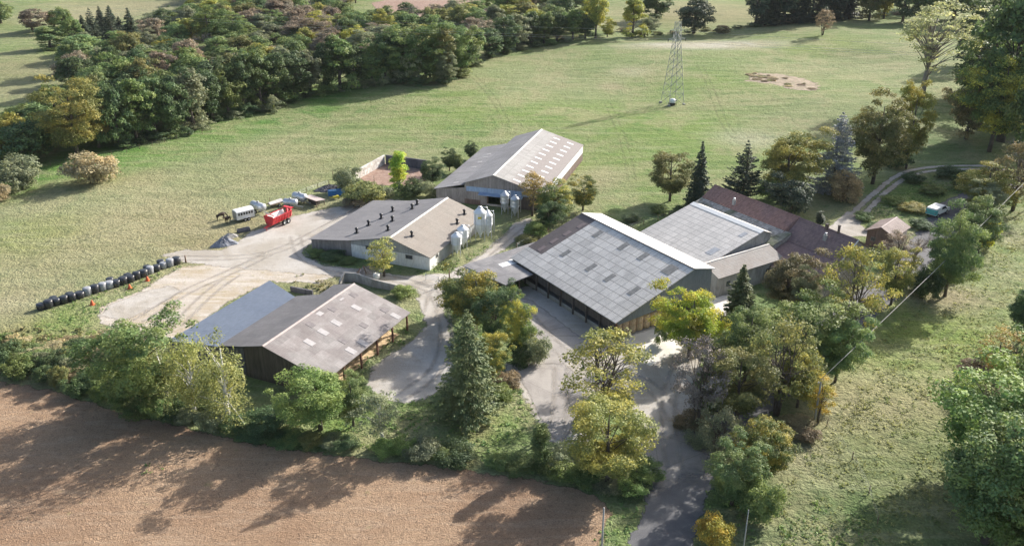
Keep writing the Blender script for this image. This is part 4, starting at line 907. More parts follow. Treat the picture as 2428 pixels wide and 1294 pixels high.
# trees one can tell apart: kind, foot x, foot y, top y, width, leaves, label
T = [
 # around the near sheds
 ('fine', 345, 965, 735, 215, 'mid', 'broad dense green tree left of the birches at the field edge'),
 ('weep', 400, 966, 806, 105, 'birch', 'white stemmed birch nearest the broad green tree', 'birch'),
 ('weep', 466, 994, 792, 112, 'birch', 'middle birch of the three at the field edge', 'birch'),
 ('weep', 545, 1008, 783, 112, 'birch', 'white stemmed birch nearest the board end wall of the shed', 'birch'),
 ('fine', 760, 1018, 848, 165, 'lush', 'bright green tree in front of the brown roofed shed'),
 ('fine', 838, 1010, 880, 80, 'green', 'smaller green tree joined to the bright green one before the shed'),
 ('wispy', 908, 1050, 925, 100, 'grey', 'thin grey green tree with a pale leaning stem above the field', 'birch'),
 ('spruce', 1112, 990, 722, 190, 'conifg', 'large dark spruce standing alone between the drives'),
 ('fine', 1168, 905, 772, 78, 'gyel', 'golden tree close behind the large spruce'),
 ('fine', 1128, 790, 628, 135, 'gyel', 'bushy tree with yellow top by the grey shed corner'),
 ('fine', 1098, 745, 650, 85, 'dark', 'dark green tree on the track side of the yellow topped one'),
 ('fine', 1178, 815, 670, 95, 'dark', 'dark green tree between the yellow topped tree and the shaded drive'),
 ('fine', 1226, 850, 695, 80, 'gyel', 'yellow green tree beside the shaded drive'),
 ('bushf', 1262, 858, 790, 70, 'grey', 'grey green bush at the lower end of the shaded drive'),
 ('bushf', 1235, 862, 812, 60, 'dark', 'dark bush below the yellow green tree by the shaded drive'),
 ('wispy', 911, 655, 560, 62, 'olivey', 'slim drooping tree in front of the white end wall'),
 # around the back barn
 ('wispy', 1262, 512, 408, 66, 'orange', 'thin autumn tree at the corner of the back barn'),
 ('fine', 1312, 520, 425, 82, 'gyel', 'yellow and green tree right of the feed silos'),
 ('fine', 1382, 499, 418, 66, 'gyel', 'round tree with golden side standing in the meadow by the back barn'),
 ('fine', 1300, 545, 468, 62, 'dark', 'dark green small tree below the yellow and green tree'),
 ('bushf', 1268, 560, 525, 50, 'lush', 'low light green bush on the bank above the hay barn'),
 ('column', 947, 445, 360, 36, 'lime', 'narrow yellow poplar inside the walled manure yard'),
 ('fine', 1026, 440, 372, 54, 'dark', 'dark green bush at the right end of the dark manure yard wall'),
 ('fine', 1066, 405, 352, 36, 'dark', 'left one of two small dark trees beside the back barn'),
 ('fine', 1084, 410, 360, 30, 'mid', 'right one of two small dark trees beside the back barn'),
 ('fine', 1117, 378, 334, 28, 'dark', 'small dark tree on the meadow edge of the back barn roof'),
 ('bushf', 820, 452, 392, 58, 'grey', 'grey green bush left of the manure yard'),
 ('bushf', 868, 484, 432, 84, 'olive', 'wide olive bush behind the grey roofed pig house'),
 ('bushf', 905, 468, 440, 52, 'grey', 'low grey bush between the pig house and the manure yard'),
 ('bushf', 978, 466, 425, 56, 'dark', 'dark bush at the foot of the yellow poplar'),
 ('bushf', 1015, 465, 430, 40, 'grey', 'pale bush at the left corner of the back barn'),
 ('bushf', 838, 488, 458, 46, 'pink', 'grey leafless looking bush above the pig house roof'),
 # behind the farmhouse
 ('fine', 1588, 477, 350, 96, 'olive', 'round olive tree with visible trunk left of the dark spire conifer'),
 ('conifer', 1653, 490, 333, 68, 'conif', 'dark spire shaped conifer behind the middle barn'),
 ('pine', 1760, 470, 330, 105, 'conif', 'dark spreading pine behind the rust red roof'),
 ('fine', 1862, 465, 293, 130, 'olivey', 'autumn tree with orange top between pine and blue spruce'),
 ('round', 1874, 512, 415, 92, 'conif', 'dark rounded evergreen close behind the farmhouse roof'),
 ('spruce', 1972, 455, 262, 132, 'blue', 'tall blue grey spruce behind the farmhouse'),
 ('fine', 2068, 436, 214, 118, 'olive', 'tall olive brown tree right of the blue spruce'),
 ('fine', 2148, 400, 185, 80, 'ygreen', 'tall yellow green tree next to the olive brown one'),
 ('bushf', 2002, 478, 404, 62, 'tan', 'pale yellowish bush below the blue spruce'),
 ('column', 1942, 538, 500, 20, 'conif', 'small clipped dark column at the farmhouse corner'),
 ('bushf', 1830, 470, 425, 60, 'lush', 'light green bush between the pine and the rounded evergreen'),
 ('bush', 2130, 398, 350, 55, 'dark', 'dark bush under the tall yellow green tree'),
 ('tuft', 2183, 243, -6, 165, 'ptree', 'tall lone tree with bare trunk and airy pale crown in the upper right meadow', 'concp2'),
 # right hand edge
 ('round', 2372, 335, -45, 190, 'dark', 'huge dark tree at the upper right edge of the photo'),
 ('fine', 2345, 360, 108, 150, 'gyel', 'big tree with yellow green tips above the track bend'),
 ('round', 2425, 400, 150, 130, 'mid', 'large green tree cut by the right edge above the track'),
 ('fine', 2330, 500, 388, 120, 'ygreen', 'bright yellow green tree at the end of the track bend'),
 ('sparse', 2400, 500, 330, 110, 'brown', 'thin brownish tree at the right edge beside the lane'),
 ('bare', 2405, 440, 320, 90, 'twig', 'bare grey tree at the right edge above the lane'),
 ('fine', 2330, 520, 430, 70, 'grey', 'grey green tree right of the parked pickup'),
 ('fine', 2240, 702, 492, 112, 'green', 'leaning green tree on the meadow side of the lane'),
 ('fine', 2318, 600, 460, 86, 'green', 'green tree behind the leaning one by the lane'),
 ('bushf', 2342, 590, 515, 40, 'lime', 'small yellow tree beside the green lane trees'),
 ('bushf', 2195, 705, 635, 58, 'dark', 'dark bush at the foot of the leaning green tree'),
 ('bushf', 2235, 660, 620, 56, 'grey', 'grey bush behind the dark bush by the lane'),
 ('fine', 2112, 722, 574, 84, 'olivey', 'golden brown tree left of the lane'),
 ('bare', 2160, 640, 538, 112, 'twig', 'bare grey brown tree beside the small brown house'),
 ('sparse', 2128, 625, 545, 80, 'pink', 'faded pinkish small tree half hiding the small brown house'),
 ('sparse', 2010, 800, 575, 150, 'olivey', 'large thin yellow green tree between the tiled roofs and the meadow'),
 ('fine', 1860, 735, 583, 116, 'brown', 'round dark brown green tree before the plum tiled roof'),
 ('conifer', 1748, 775, 622, 104, 'conifg', 'dark conifer right of the lime yellow tree'),
 ('fine', 1900, 760, 630, 60, 'grey', 'silvery green tree beside the round brown green tree'),
 ('fine', 1905, 875, 690, 190, 'lush', 'big fresh green tree above the roadside clump'),
 ('fine', 1980, 905, 735, 100, 'green', 'fresh green tree on the meadow side of the big one'),
 ('fine', 1765, 905, 715, 110, 'green', 'green tree behind the olive roadside tree'),
 ('sparse', 1840, 985, 742, 150, 'olive', 'tall olive brown tree in the roadside clump'),
 ('fine', 1745, 1000, 810, 150, 'olive', 'broad olive tree in the roadside clump beside the road'),
 ('fine', 1890, 965, 820, 100, 'olivey', 'olive tree with yellow leaves at the meadow edge of the clump'),
 ('wispy', 1938, 1005, 888, 58, 'yellow', 'thin yellow sapling standing in the right hand meadow'),
 ('sparse', 1700, 1090, 962, 110, 'grey', 'thin grey green tree leaning over the asphalt road'),
 ('fine', 1810, 1130, 985, 120, 'gyel', 'green and yellow tree on the right side of the road'),
 ('fine', 1735, 1195, 1040, 125, 'green', 'green tree beside the darkest stretch of road'),
 ('bushf', 1690, 1300, 1222, 84, 'yellow', 'yellow autumn bush at the bottom of the road'),
 ('bushf', 1790, 1230, 1130, 95, 'green', 'low green bush right of the road trees'),
 ('fine', 1632, 850, 672, 140, 'lime', 'lime yellow tree in front of the open hay barn'),
 ('bushf', 1570, 815, 752, 36, 'green', 'small green sapling by the concrete apron'),
 ('sparse', 1650, 1010, 800, 120, 'twig', 'nearly bare tree beside the pale roadside gravel'),
 ('wispy', 1712, 850, 750, 60, 'lime', 'bright yellow small tree right of the lime yellow one'),
 ('fine', 1700, 900, 795, 60, 'conifg', 'dark green tree behind the nearly bare tree'),
 ('sparse', 1428, 975, 778, 205, 'olivey', 'wide thin yellowish tree on the drive between barn and road'),
 ('fine', 1440, 1150, 925, 190, 'olivey', 'dense olive tree with several stems at the field corner'),
 ('column', 1280, 1112, 1002, 40, 'green', 'narrow green sapling in the hedge near the field corner'),
 ('fine', 2425, 805, 662, 100, 'dark', 'dark green tree at the right edge of the right hand meadow'),
 ('sparse', 2370, 905, 785, 130, 'orange', 'orange leaved tree at the right edge'),
 ('fine', 2300, 905, 850, 60, 'rust', 'low rust coloured tree beside the orange leaved one'),
 ('fine', 2350, 1130, 835, 290, 'lush', 'upper one of the big green trees at the lower right'),
 ('fine', 2335, 1285, 950, 270, 'green', 'left one of the big green trees at the lower right'),
 ('fine', 2440, 1320, 1000, 270, 'lush', 'lowest of the big green trees at the lower right'),
 ('fine', 2435, 1190, 880, 230, 'lush', 'green tree between the upper and the lowest big trees'),
 ('fine', 2535, 1010, 690, 250, 'mid', 'large tree mostly cut by the right edge below the orange leaved tree'),
 ('fine', 2600, 1130, 780, 280, 'mid', 'large tree just past the right edge behind the big green trees'),
 # left edge
 ('round', 2335, 235, 55, 150, 'dark', 'dark tree below the huge dark tree at the upper right'),
 ('round', 2450, 300, 60, 190, 'dark', 'dark tree cut by the right edge behind the big yellow tipped one'),
 ('bushf', 224, 434, 362, 118, 'tan', 'pale straw coloured willow bush alone in the left meadow'),
 ('bushf', 50, 448, 372, 105, 'grey', 'grey green bush at the left edge of the meadow'),
 ('bushf', 4, 480, 435, 50, 'tan', 'tan bush cut by the left edge'),
 ('round', 62, 392, 288, 125, 'dark', 'dark rounded tree at the left edge of the wood'),
 ('fine', 185, 372, 186, 150, 'olivey', 'large golden olive autumn tree in the front of the wood'),
 ('fine', 235, 350, 220, 90, 'orange', 'amber tree right beside the larger autumn tree'),
 ('bush', 648, 264, 226, 38, 'grey', 'small grey green bush before the wood edge'),
 ('fine', 1055, 197, 112, 52, 'grey', 'small grey round tree on a bare spot at the wood edge'),
 # top
 ('pine', 222, 92, 18, 56, 'conif', 'left one of three dark pines at the back of the wood'),
 ('pine', 270, 108, 16, 62, 'conif', 'middle one of three dark pines at the back of the wood'),
 ('conifer', 318, 122, 18, 66, 'conif', 'right one of three dark pines at the back of the wood'),
 ('fine', 394, 84, 14, 36, 'dark', 'narrow dark tree at the back of the wood right of the pines'),
 ('bare', 288, 218, 146, 70, 'twig', 'left bare grey tree standing in the wood'),
 ('bare', 332, 216, 152, 60, 'twig', 'right bare grey tree standing in the wood'),
 ('fine', 462, 180, 112, 66, 'rust', 'russet dome shaped tree in the middle of the wood'),
 ('fine', 376, 205, 116, 100, 'green', 'bright green broad tree left of the russet dome'),
 ('fine', 545, 168, 126, 66, 'ygreen', 'pale yellow green tree right of the russet dome'),
 ('fine', 500, 108, 2, 76, 'mid', 'large green tree at the back of the wood near the photo top'),
 ('fine', 560, 118, 30, 66, 'mid', 'green tree right of the large one at the back of the wood'),
 ('fine', 660, 96, 22, 46, 'green', 'green tree left of the faded pinkish tree'),
 ('fine', 722, 112, 34, 100, 'pink', 'big faded pinkish grey tree in the wood'),
 ('fine', 762, 98, 24, 66, 'ygreen', 'yellow green tree behind the faded pinkish one'),
 ('fine', 1010, 190, 45, 100, 'mid', 'tall green tree at the projecting corner of the wood'),
 ('fine', 1075, 185, 42, 90, 'green', 'fresh green tree at the right side of the projecting wood corner'),
 ('fine', 955, 196, 60, 90, 'mid', 'tall green tree left of the projecting wood corner'),
 ('tall', 1412, 92, -30, 58, 'ygreen', 'tall yellowish poplar left at the far end of the meadow'),
 ('tall', 1500, 88, -8, 52, 'ygreen', 'yellow green poplar right of the first one at the meadow end'),
 ('fine', 1440, 88, 40, 34, 'ygreen', 'small yellow green tree between the two far poplars'),
 ('fine', 1535, 86, 35, 42, 'grey', 'small grey green tree right of the far poplars'),
 ('round', 1555, 48, -30, 72, 'dark', 'dark tree behind the far poplars'),
 ('round', 1645, 80, -8, 78, 'conif', 'dark purple green tree on the far hedge line left of the conifer row'),
 ('bush', 1712, 78, 60, 40, 'brown', 'low brown bush on the far hedge line'),
 ('sparse', 1950, 84, 22, 48, 'rust', 'small reddish tree before the dark conifer row'),
]
for t in T:
    kind, bx, by, top, wpx, leaf, label = t[:7]
    tree(kind, bx, by, top, wpx, leaf, label, bark=t[7] if len(t) > 7 else 'trunk')

# hedge between the field and the farm: bushes one by one
HL = [('dark', 'dark green hedge bush along the ploughed field'), ('mid', 'mid green hedge bush along the ploughed field'), ('grey', 'grey green hedge bush along the ploughed field'), ('lush', 'fresh green hedge bush along the ploughed field'), ('olive', 'olive hedge bush along the ploughed field')]
hedge = [(-20, 880), (60, 895), (140, 915), (230, 945), (290, 975), (350, 990), (430, 1005), (520, 1022), (600, 1035), (680, 1048), (760, 1058), (840, 1068), (920, 1078), (1000, 1086), (1080, 1094), (1160, 1105), (1240, 1115), (1320, 1130), (1400, 1150), (1470, 1165)]
rs0 = np.random.RandomState(11)
def hedge_at(x): 
    for (a, b_), (c, d_) in zip(hedge[:-1], hedge[1:]):
        if a <= x <= c: return b_ + (d_ - b_) * (x - a) / (c - a)
x = -40
while x < 1500:
    y0 = hedge_at(min(max(x, -20), 1470)) - 4; k = int(rs0.choice([0, 0, 0, 1, 1, 2, 3, 4])); p = at(x, y0)
    low = 560 < x < 860
    if 860 < x < 1270 and rs0.random() < .35: x += 42; continue
    plant('bushf', p[0], p[1], rs0.uniform(.8, 1.5) if low else (rs0.uniform(1.2, 2.3) if x > 560 else rs0.uniform(1.8, 3.3)), rs0.uniform(2.6, 4.4), HL[k][0], HL[k][1], 'hedge bushes along the ploughed field'); x += rs0.uniform(36, 56)
    if (rs0.random() < .5 and x < 560) or x < 300 or (x > 1280 and rs0.random() < .5):
        k = int(rs0.choice([0, 0, 1, 2])); p = at(x - 20, y0 - 24); plant('bushf', p[0], p[1], rs0.uniform(2, 3.2), rs0.uniform(3, 4.4), HL[k][0], HL[k][1], 'hedge bushes along the ploughed field')
for i in range(26):
    bx, by = rs0.uniform(1775, 1935), 0; by = 178 + (bx - 1775) * .16 + rs0.uniform(-6, 14); p = at(bx, by); c = ['straw', 'rust', 'olive', 'tan', 'straw'][i % 5]
    plant('bushf', p[0], p[1], rs0.uniform(.2, .45), rs0.uniform(1.2, 2.8), c, 'low dead weed clump on the bare brown patch', 'dead weed clumps on the bare brown patch')
for px, py, h_, w_, c, lab in [(1640, 1005, 1.0, 4.5, 'brown', 'low brownish brush under the nearly bare tree'), (1680, 960, 1.6, 4, 'mid', 'green brush behind the nearly bare tree'), (1672, 1050, 1.2, 4, 'grey', 'grey green brush at the right road edge'), (1690, 890, 1.8, 4, 'dark', 'dark brush at the foot of the dark green roadside tree'), (1500, 1165, 1.4, 4, 'dark', 'dark brush at the foot of the dense olive tree')]:
    p = at(px, py); plant('bushf', p[0], p[1], h_, w_, c, lab)
# bramble and dry scrub left of the shed
for i in range(34):
    bx, by = rs0.uniform(0, 265), 0; by = 790 + bx * .12 + rs0.uniform(0, 95); c = rs0.choice(['straw', 'olive', 'mid', 'dark', 'grey', 'tan', 'straw'] if by < 0 or bx > 30 else ['dark', 'mid'])
    d_ = dict(tan='pale tan', straw='dry straw coloured', olive='olive', mid='green', dark='dark green', grey='grey green', rust='rusty brown')[c]
    p = at(bx, by); plant('bushf', p[0], p[1], rs0.uniform(1.0, 2.4), rs0.uniform(2.6, 4.6), c, d_ + ' low scrub on the bank left of the shed', 'scrub on the bank left of the shed')
for (bx, by, h, w, c, lab) in [(630, 1022, 2.6, 5.0, 'dark', 'rounded dark bush in the hedge below the board end wall'), (750, 606, 1.2, 3, 'mid', 'low weeds by the lean-to wall'), (785, 612, 1.3, 4.2, 'dark', 'dark low bush against the lean-to wall'), (825, 622, 1.0, 3, 'mid', 'low bush at the corner of the white wall'),
                               (955, 700, 1.6, 3.6, 'lush', 'small green bush at the end of the curved concrete wall'), (1190, 945, 2.0, 3.0, 'lush', 'small bright green bush right of the large spruce'), (1205, 915, 2.0, 3.2, 'rust', 'rusty brown bush right of the large spruce'),
                               (1890, 1020, 2.0, 4.0, 'straw', 'heap of dry bracken beside the roadside clump'), (1905, 1040, 1.5, 3.2, 'rust', 'rusty dry bush below the heap of bracken'), (1475, 705, .01, .01, 'mid', ''),
                               (2170, 690, 3, 4.6, 'grey', 'silvery bush between the lane and the golden brown tree'), (2085, 545, 1.5, 4.5, 'dark', 'dark garden hedge bush by the track junction'), (2050, 520, 1.3, 3.5, 'mid', 'green garden bush at the pale track junction'),
                               (2160, 500, 1.6, 5, 'olivey', 'yellowish garden shrub below the pickup'), (2120, 480, 1.4, 5, 'lush', 'fresh green garden shrub inside the track bend'), (2185, 540, 1.6, 4, 'dark', 'dark shrub beside the small brown house'), (2215, 460, 1.8, 5, 'mid', 'green shrub behind the parked pickup'),
                               (2250, 420, 2.5, 6, 'dark', 'dark shrub under the track bend'), (2160, 430, 2, 5, 'dark', 'dark shrub inside the track bend'), (2300, 450, 3, 6, 'mid', 'green shrub above the lane end'),
                               (1560, 505, 1.4, 3.6, 'mid', 'green bush behind the hay barn'), (1500, 525, 1.2, 3.4, 'dark', 'dark bush behind the pale hay barn ridge'), (1625, 505, 1.5, 4, 'dark', 'dark bush at the foot of the spire conifer'), (1250, 575, 1.3, 4, 'olive', 'olive bush on the bank by the hay barn corner')]:
    if lab: p = at(bx, by); plant('bushf', p[0], p[1], h, w, c, lab)

# the wood: front row, then the trees behind it
front = [(0, 405), (60, 392), (185, 372), (290, 350), (370, 332), (440, 320), (520, 285), (600, 268), (700, 240), (750, 225), (870, 205), (940, 198), (1000, 200), (1080, 195), (1120, 160), (1160, 140), (1260, 112), (1330, 100), (1395, 95)]
def fy(x):
    for (a, b_), (c, d_) in zip(front[:-1], front[1:]):
        if a <= x <= c: return b_ + (d_ - b_) * (x - a) / (c - a)
    return 405 if x < 0 else 92
x = 285; n_ = 0
FR = ['dark', 'mid', 'dark', 'dark', 'grey', 'dark', 'mid']
ordn = 0
while x < 1400:
    by = fy(x) - 3; tall = 15.5 if x < 1100 else 12.5; c = FR[ordn % 7]
    if 1000 < x < 1120: c = 'mid' if ordn % 2 else 'olive'
    p = at(x, by)
    plant('tall' if ordn % 3 else 'round', p[0], p[1], tall * rs0.uniform(.85, 1.15), rs0.uniform(8, 11), c, {'dark': 'dark green', 'mid': 'green', 'grey': 'grey green', 'olive': 'olive'}[c] + ' tree in the front row of the wood edge', 'front row of the wood edge')
    x += rs0.uniform(34, 46) * (250 / max(p[1], 200)) ** .5; ordn += 1
WP = np.array([(-60, 400), (60, 385), (300, 340), (440, 300), (600, 250), (860, 195), (1060, 170), (1110, 140), (1330, 90), (1400, 80), (1390, 20), (1180, 15), (1000, 62), (900, 55), (860, 25), (850, -30), (440, -30), (430, 60), (200, 75), (150, 60), (60, 60), (-60, 50), (-60, 72), (60, 74), (100, 108), (140, 150), (172, 200), (178, 255), (90, 318), (-60, 365)], float)
pts = []; occ = [tuple(at(q[0], q[1])[:2]) for q in front]
bx0 = at(700, 200)
tries = 0
while tries < 9000:
    tries += 1
    px = np.array([rs0.uniform(-60, 1400)]); py = np.array([-30 + 430 * rs0.random() ** 1.6])
    if poly_sd(px, py, WP)[0] < 0: continue
    if py[0] > fy(px[0]) - 14: continue
    p = at(px[0], py[0]); mn = 7.0 if p[1] < 350 else 7.6
    if all((p[0] - a) ** 2 + (p[1] - b_) ** 2 > mn * mn for a, b_, *_ in pts): pts.append((p[0], p[1], px[0], py[0]))
pts = pts[:255]
cls = ['dark', 'mid', 'green', 'grey', 'olive', 'mid', 'grey', 'pink', 'green', 'mid', 'ygreen', 'grey', 'green', 'olive', 'pink', 'ygreen']
dn = dict(tan='pale tan', dark='dark green', mid='mid green', grey='grey green', olive='olive', brown='brownish', green='fresh green', pink='faded pinkish', orange='orange', conif='dark needled', ygreen='yellow green')
for x_, y_, px, py in pts:
    k = cls[rs0.randint(len(cls))]; kind = 'round' if rs0.random() < .6 else 'tall'
    if py > 190: k = 'dark' if rs0.random() < .5 else ('mid' if rs0.random() < .6 else k)
    if k == 'conif' or (200 < px < 340 and 30 < py < 110): kind = 'conifer'; k = 'conif'
    if 650 < px < 800 and py < 110 and rs0.random() < .6: k = 'pink'
    if k == 'pink' and rs0.random() < .35: kind = 'bare'
    h = rs0.uniform(8, 13.5) * (1.1 if py > 200 else .9); w = rs0.uniform(8.5, 12.5)
    plant(kind, x_, y_, h, w * (.8 if kind == 'conifer' else 1), 'twig' if kind == 'bare' else k, ('bare grey' if kind == 'bare' else dn[k]) + (' conifer' if kind == 'conifer' else ' tree') + ' within the wood beyond the meadow', 'trees of the wood beyond the meadow')
# shrubs along the foot of the wood
for i in range(30):
    px = 300 + i * 36; p = at(px, fy(px) + rs0.uniform(-2, 4)); k = rs0.choice(['dark', 'mid', 'grey'])
    plant('bush', p[0], p[1], rs0.uniform(1.8, 3.5), rs0.uniform(3, 6), k, dn[k] + ' low bush along the foot of the wood', 'low bushes along the foot of the wood')
# far hedge line and conifer row at the top right
for i in range(11):
    px = 1792 + i * 22; by = 62 - i * 1.6
    tree('conifer' if i % 3 else 'tall', px, by, -78, 62, 'conif', 'dark conifer in the row at the top of the photo', 'conifer row at the top of the photo')
for i, (px, by, w, k, lab) in enumerate([(2060, 50, 46, 'olive', 'olive tree right of the far conifer row'), (2095, 45, 42, 'ygreen', 'yellowish tree right of the far conifer row'), (2140, 52, 60, 'dark', 'dark tree behind the tall lone tree'), (2200, 48, 60, 'mid', 'green tree left of the far dark clump'), (2260, 46, 70, 'dark', 'dark tree in the far clump behind the lone tree crown'), (2320, 60, 80, 'mid', 'green tree left of the huge dark tree'),
                                        (2180, 20, 70, 'dark', 'dark tree furthest back behind the lone tree'), (2300, 150, 60, 'dark', 'dark tree at the foot of the huge tree'), (2400, 230, 120, 'dark', 'dark tree at the right edge below the huge tree'), (2290, 330, 60, 'brown', 'brown shaded tree left of the big tree above the bend')]):
    tree('round', px, by, by - 110 if by < 100 else by - 150, w * 1.3, k, lab)
for i in range(26):
    px = 1180 + i * 38; by = 112 - (px - 1180) * .12 if px < 1500 else 88 - (px - 1500) * .085; p = at(px, by); k = rs0.choice(['brown', 'dark', 'olive'])
    plant('bush', p[0], p[1], rs0.uniform(1.0, 1.9), rs0.uniform(4, 7), k, dn[k] + ' low bush on the far hedge line', 'low bushes on the far hedge line')

# ------------------------------------------------------------------ feed silos
def silo(bx, by, top, wpx, label, mat='silo'):
    p = at(bx, by); z = top_z(p[0], p[1], top); r = wpx * depth(p[0], p[1], z) / F / 2; h = z
    t = empty('feed_silo', tuple(p)); tag(t, label, 'feed silo', 'feed silos beside the barns')
    m = MB(); m.s = True; m.lathe([(r, h * .50), (r * 1.02, h * .505), (r, h * .51), (r, h * .66), (r * 1.015, h * .665), (r, h * .67), (r, h * .82), (r * 1.03, h * .825)], 24); m.build('barrel', M[mat], t)
    m = MB(); m.s = True; m.lathe([(r * 1.04, h * .822), (r * 1.0, h * .84), (r * .32, h * .965), (0.0, h * .97)], 24); rf = m.build('cone_roof', M[mat], t)
    m = MB(); m.s = True; m.lathe([(r * .3, h * .955), (r * .34, h * .96), (r * .34, h * .99), (0, h)], 14); m.build('lid', M['galv'], rf)
    m = MB(); m.s = True; m.lathe([(r * .99, h * .503), (r * .62, h * .30), (r * .16, h * .12), (r * .16, h * .06), (0, h * .06)], 24); m.build('hopper', M[mat], t)
    for k in range(4):
        a = math.pi / 4 + k * math.pi / 2; c, s_ = math.cos(a) * r * 1.03, math.sin(a) * r * 1.03
        MB().tube([(c, s_, h * .80), (c, s_, -.1)], .055, 6).build('leg', M['galv'], t)
    m = MB()
    for k in range(4):
        a, a2 = math.pi / 4 + k * math.pi / 2, math.pi / 4 + (k + 1) * math.pi / 2; q = lambda x_, z_: (math.cos(x_) * r * 1.03, math.sin(x_) * r * 1.03, z_)
        m.tube([q(a, h * .14), q(a2, h * .36)], .03, 4); m.tube([q(a, h * .36), q(a2, h * .36)], .035, 4)
    m.build('leg_brace', M['galv'], t)
    m = MB(); a = -1.2; c, s_ = math.cos(a), math.sin(a)
    for q in (-.18, .18): m.tube([((r + .12) * c - q * s_, (r + .12) * s_ + q * c, h * .3), ((r + .12) * c - q * s_, (r + .12) * s_ + q * c, h * .88)], .022, 4)
    for i in range(14): z_ = h * (.32 + .04 * i); m.tube([((r + .12) * c + .18 * s_, (r + .12) * s_ - .18 * c, z_), ((r + .12) * c - .18 * s_, (r + .12) * s_ + .18 * c, z_)], .016, 4)
    m.build('ladder', M['steel'], t)
    m = MB(); m.s = True; m.tube([(r * .2, r * .2, h * .97), (r * 1.15, r * .5, h * .93), (r * 1.3, r * .55, h * .80), (r * 1.3, r * .55, .9)], .07, 8); m.build('fill_pipe', M['galv'], t)
    return t
silo(1157, 564, 498, 23, 'white feed silo half hidden behind the tallest one beside the pig house')
sb = silo(1139, 568, 489, 30, 'tallest white feed silo with a yellow mark, right of the pig house')
silo(1098, 588, 533, 27, 'white feed silo between the tallest silo and the front one')
silo(1083, 604, 550, 25, 'front white feed silo nearest the white corner of the pig house')
silo(1197, 506, 453, 21, 'left one of two pale feed silos before the back barn opening', 'galv')
silo(1221, 515, 462, 21, 'right one of two pale feed silos before the back barn opening', 'galv')
for ch in sb.children:
    if ch.name.startswith('barrel'):
        hh = max(v.co.z for v in ch.data.vertices); R_ = max(v.co.x for v in ch.data.vertices); m = MB(); a0 = math.atan2(-1, .04) - .35
        V_ = [(math.cos(a0 + .12 * i) * (R_ + .015), math.sin(a0 + .12 * i) * (R_ + .015), hh - .95 + .42 * j) for j in (0, 1) for i in range(6)]
        m.add(V_, [(i, i + 1, i + 7, i + 6) for i in range(5)]); m.build('sticker', M['yellow'], ch)

# ------------------------------------------------------------------ wheels and farm machines
def wheel(parent, x, y, r, w, ax='y'):
    pr = [(r * .5, -w / 2), (r * .93, -w / 2), (r, -w * .36), (r, w * .36), (r * .93, w / 2), (r * .5, w / 2)]
    m = MB(); m.s = True; m.lathe(pr, 20); t = m.build('wheel', M['tyre'], parent)
    t.location = (x, y, r); t.rotation_euler = (math.pi / 2, 0, 0)
    m = MB(); m.s = True; m.lathe([(0, -w * .30), (r * .42, -w * .34), (r * .55, -w * .46), (r * .55, w * .46), (r * .42, w * .34), (0, w * .30)], 16); m.build('rim', M['rim'], t)
    return t

def place(root, bx, by, toward):         # heading from the foot point towards another picture point
    p, q = at(bx, by), at(*toward); root.location = tuple(p); root.rotation_euler = (0, 0, math.atan2(q[1] - p[1], q[0] - p[0])); return root

def tanker(bx, by, toward, L, r, label, mat='galv', tilt=0):
    t = place(empty('tank_trailer'), bx, by, toward); tag(t, label, 'tank trailer'); z = r + .75
    m = MB(); m.s = True; pr = [(0, -L / 2 - .28), (r * .55, -L / 2 - .22), (r * .88, -L / 2 - .08), (r, -L / 2 + .08), (r, -L / 6), (r * 1.015, -L / 6 + .02), (r, -L / 6 + .05), (r, L / 6), (r * 1.015, L / 6 + .02), (r, L / 6 + .05), (r, L / 2 - .08), (r * .88, L / 2 + .08), (r * .55, L / 2 + .22), (0, L / 2 + .28)]
    m.lathe(pr, 26); o_ = m.build('tank', M[mat], t); o_.rotation_euler = (0, math.pi / 2, 0); o_.location = (0, 0, z)
    m = MB(); m.s = True; m.lathe([(.24, 0), (.24, .16), (.27, .17), (.27, .21), (0, .24)], 14, (0, 0, z + r - .03)); m.build('filler_cap', M['steel'], t)
    m = MB(); m.box((0, .45, .72), (L * .95, .1, .14)); m.box((0, -.45, .72), (L * .95, .1, .14)); m.box((L / 2 + .7, 0, .62), (1.5, .12, .12))
    for x_ in (-L * .35, L * .35): m.box((x_, 0, .80), (.12, 1.3, .12))
    m.build('chassis', M['steel'], t); MB().tube([(L / 2 + 1.2, 0, .65), (L / 2 + 1.2, 0, .02)], .05, 6).build('jack', M['steel'], t)
    for y_ in (-r * .95, r * .95): wheel(t, -.15, y_, .42, .28)
    return t
tanker(614, 504, (640, 513), 3.6, .78, 'silver blue water tank trailer right of the white livestock trailer')
tanker(690, 494, (702, 495), 2.7, .70, 'silver water tank trailer right behind the red spreader')
tanker(712, 482, (730, 486), 3.1, .80, 'silver white water tank trailer next to the brown flat roof shelter')

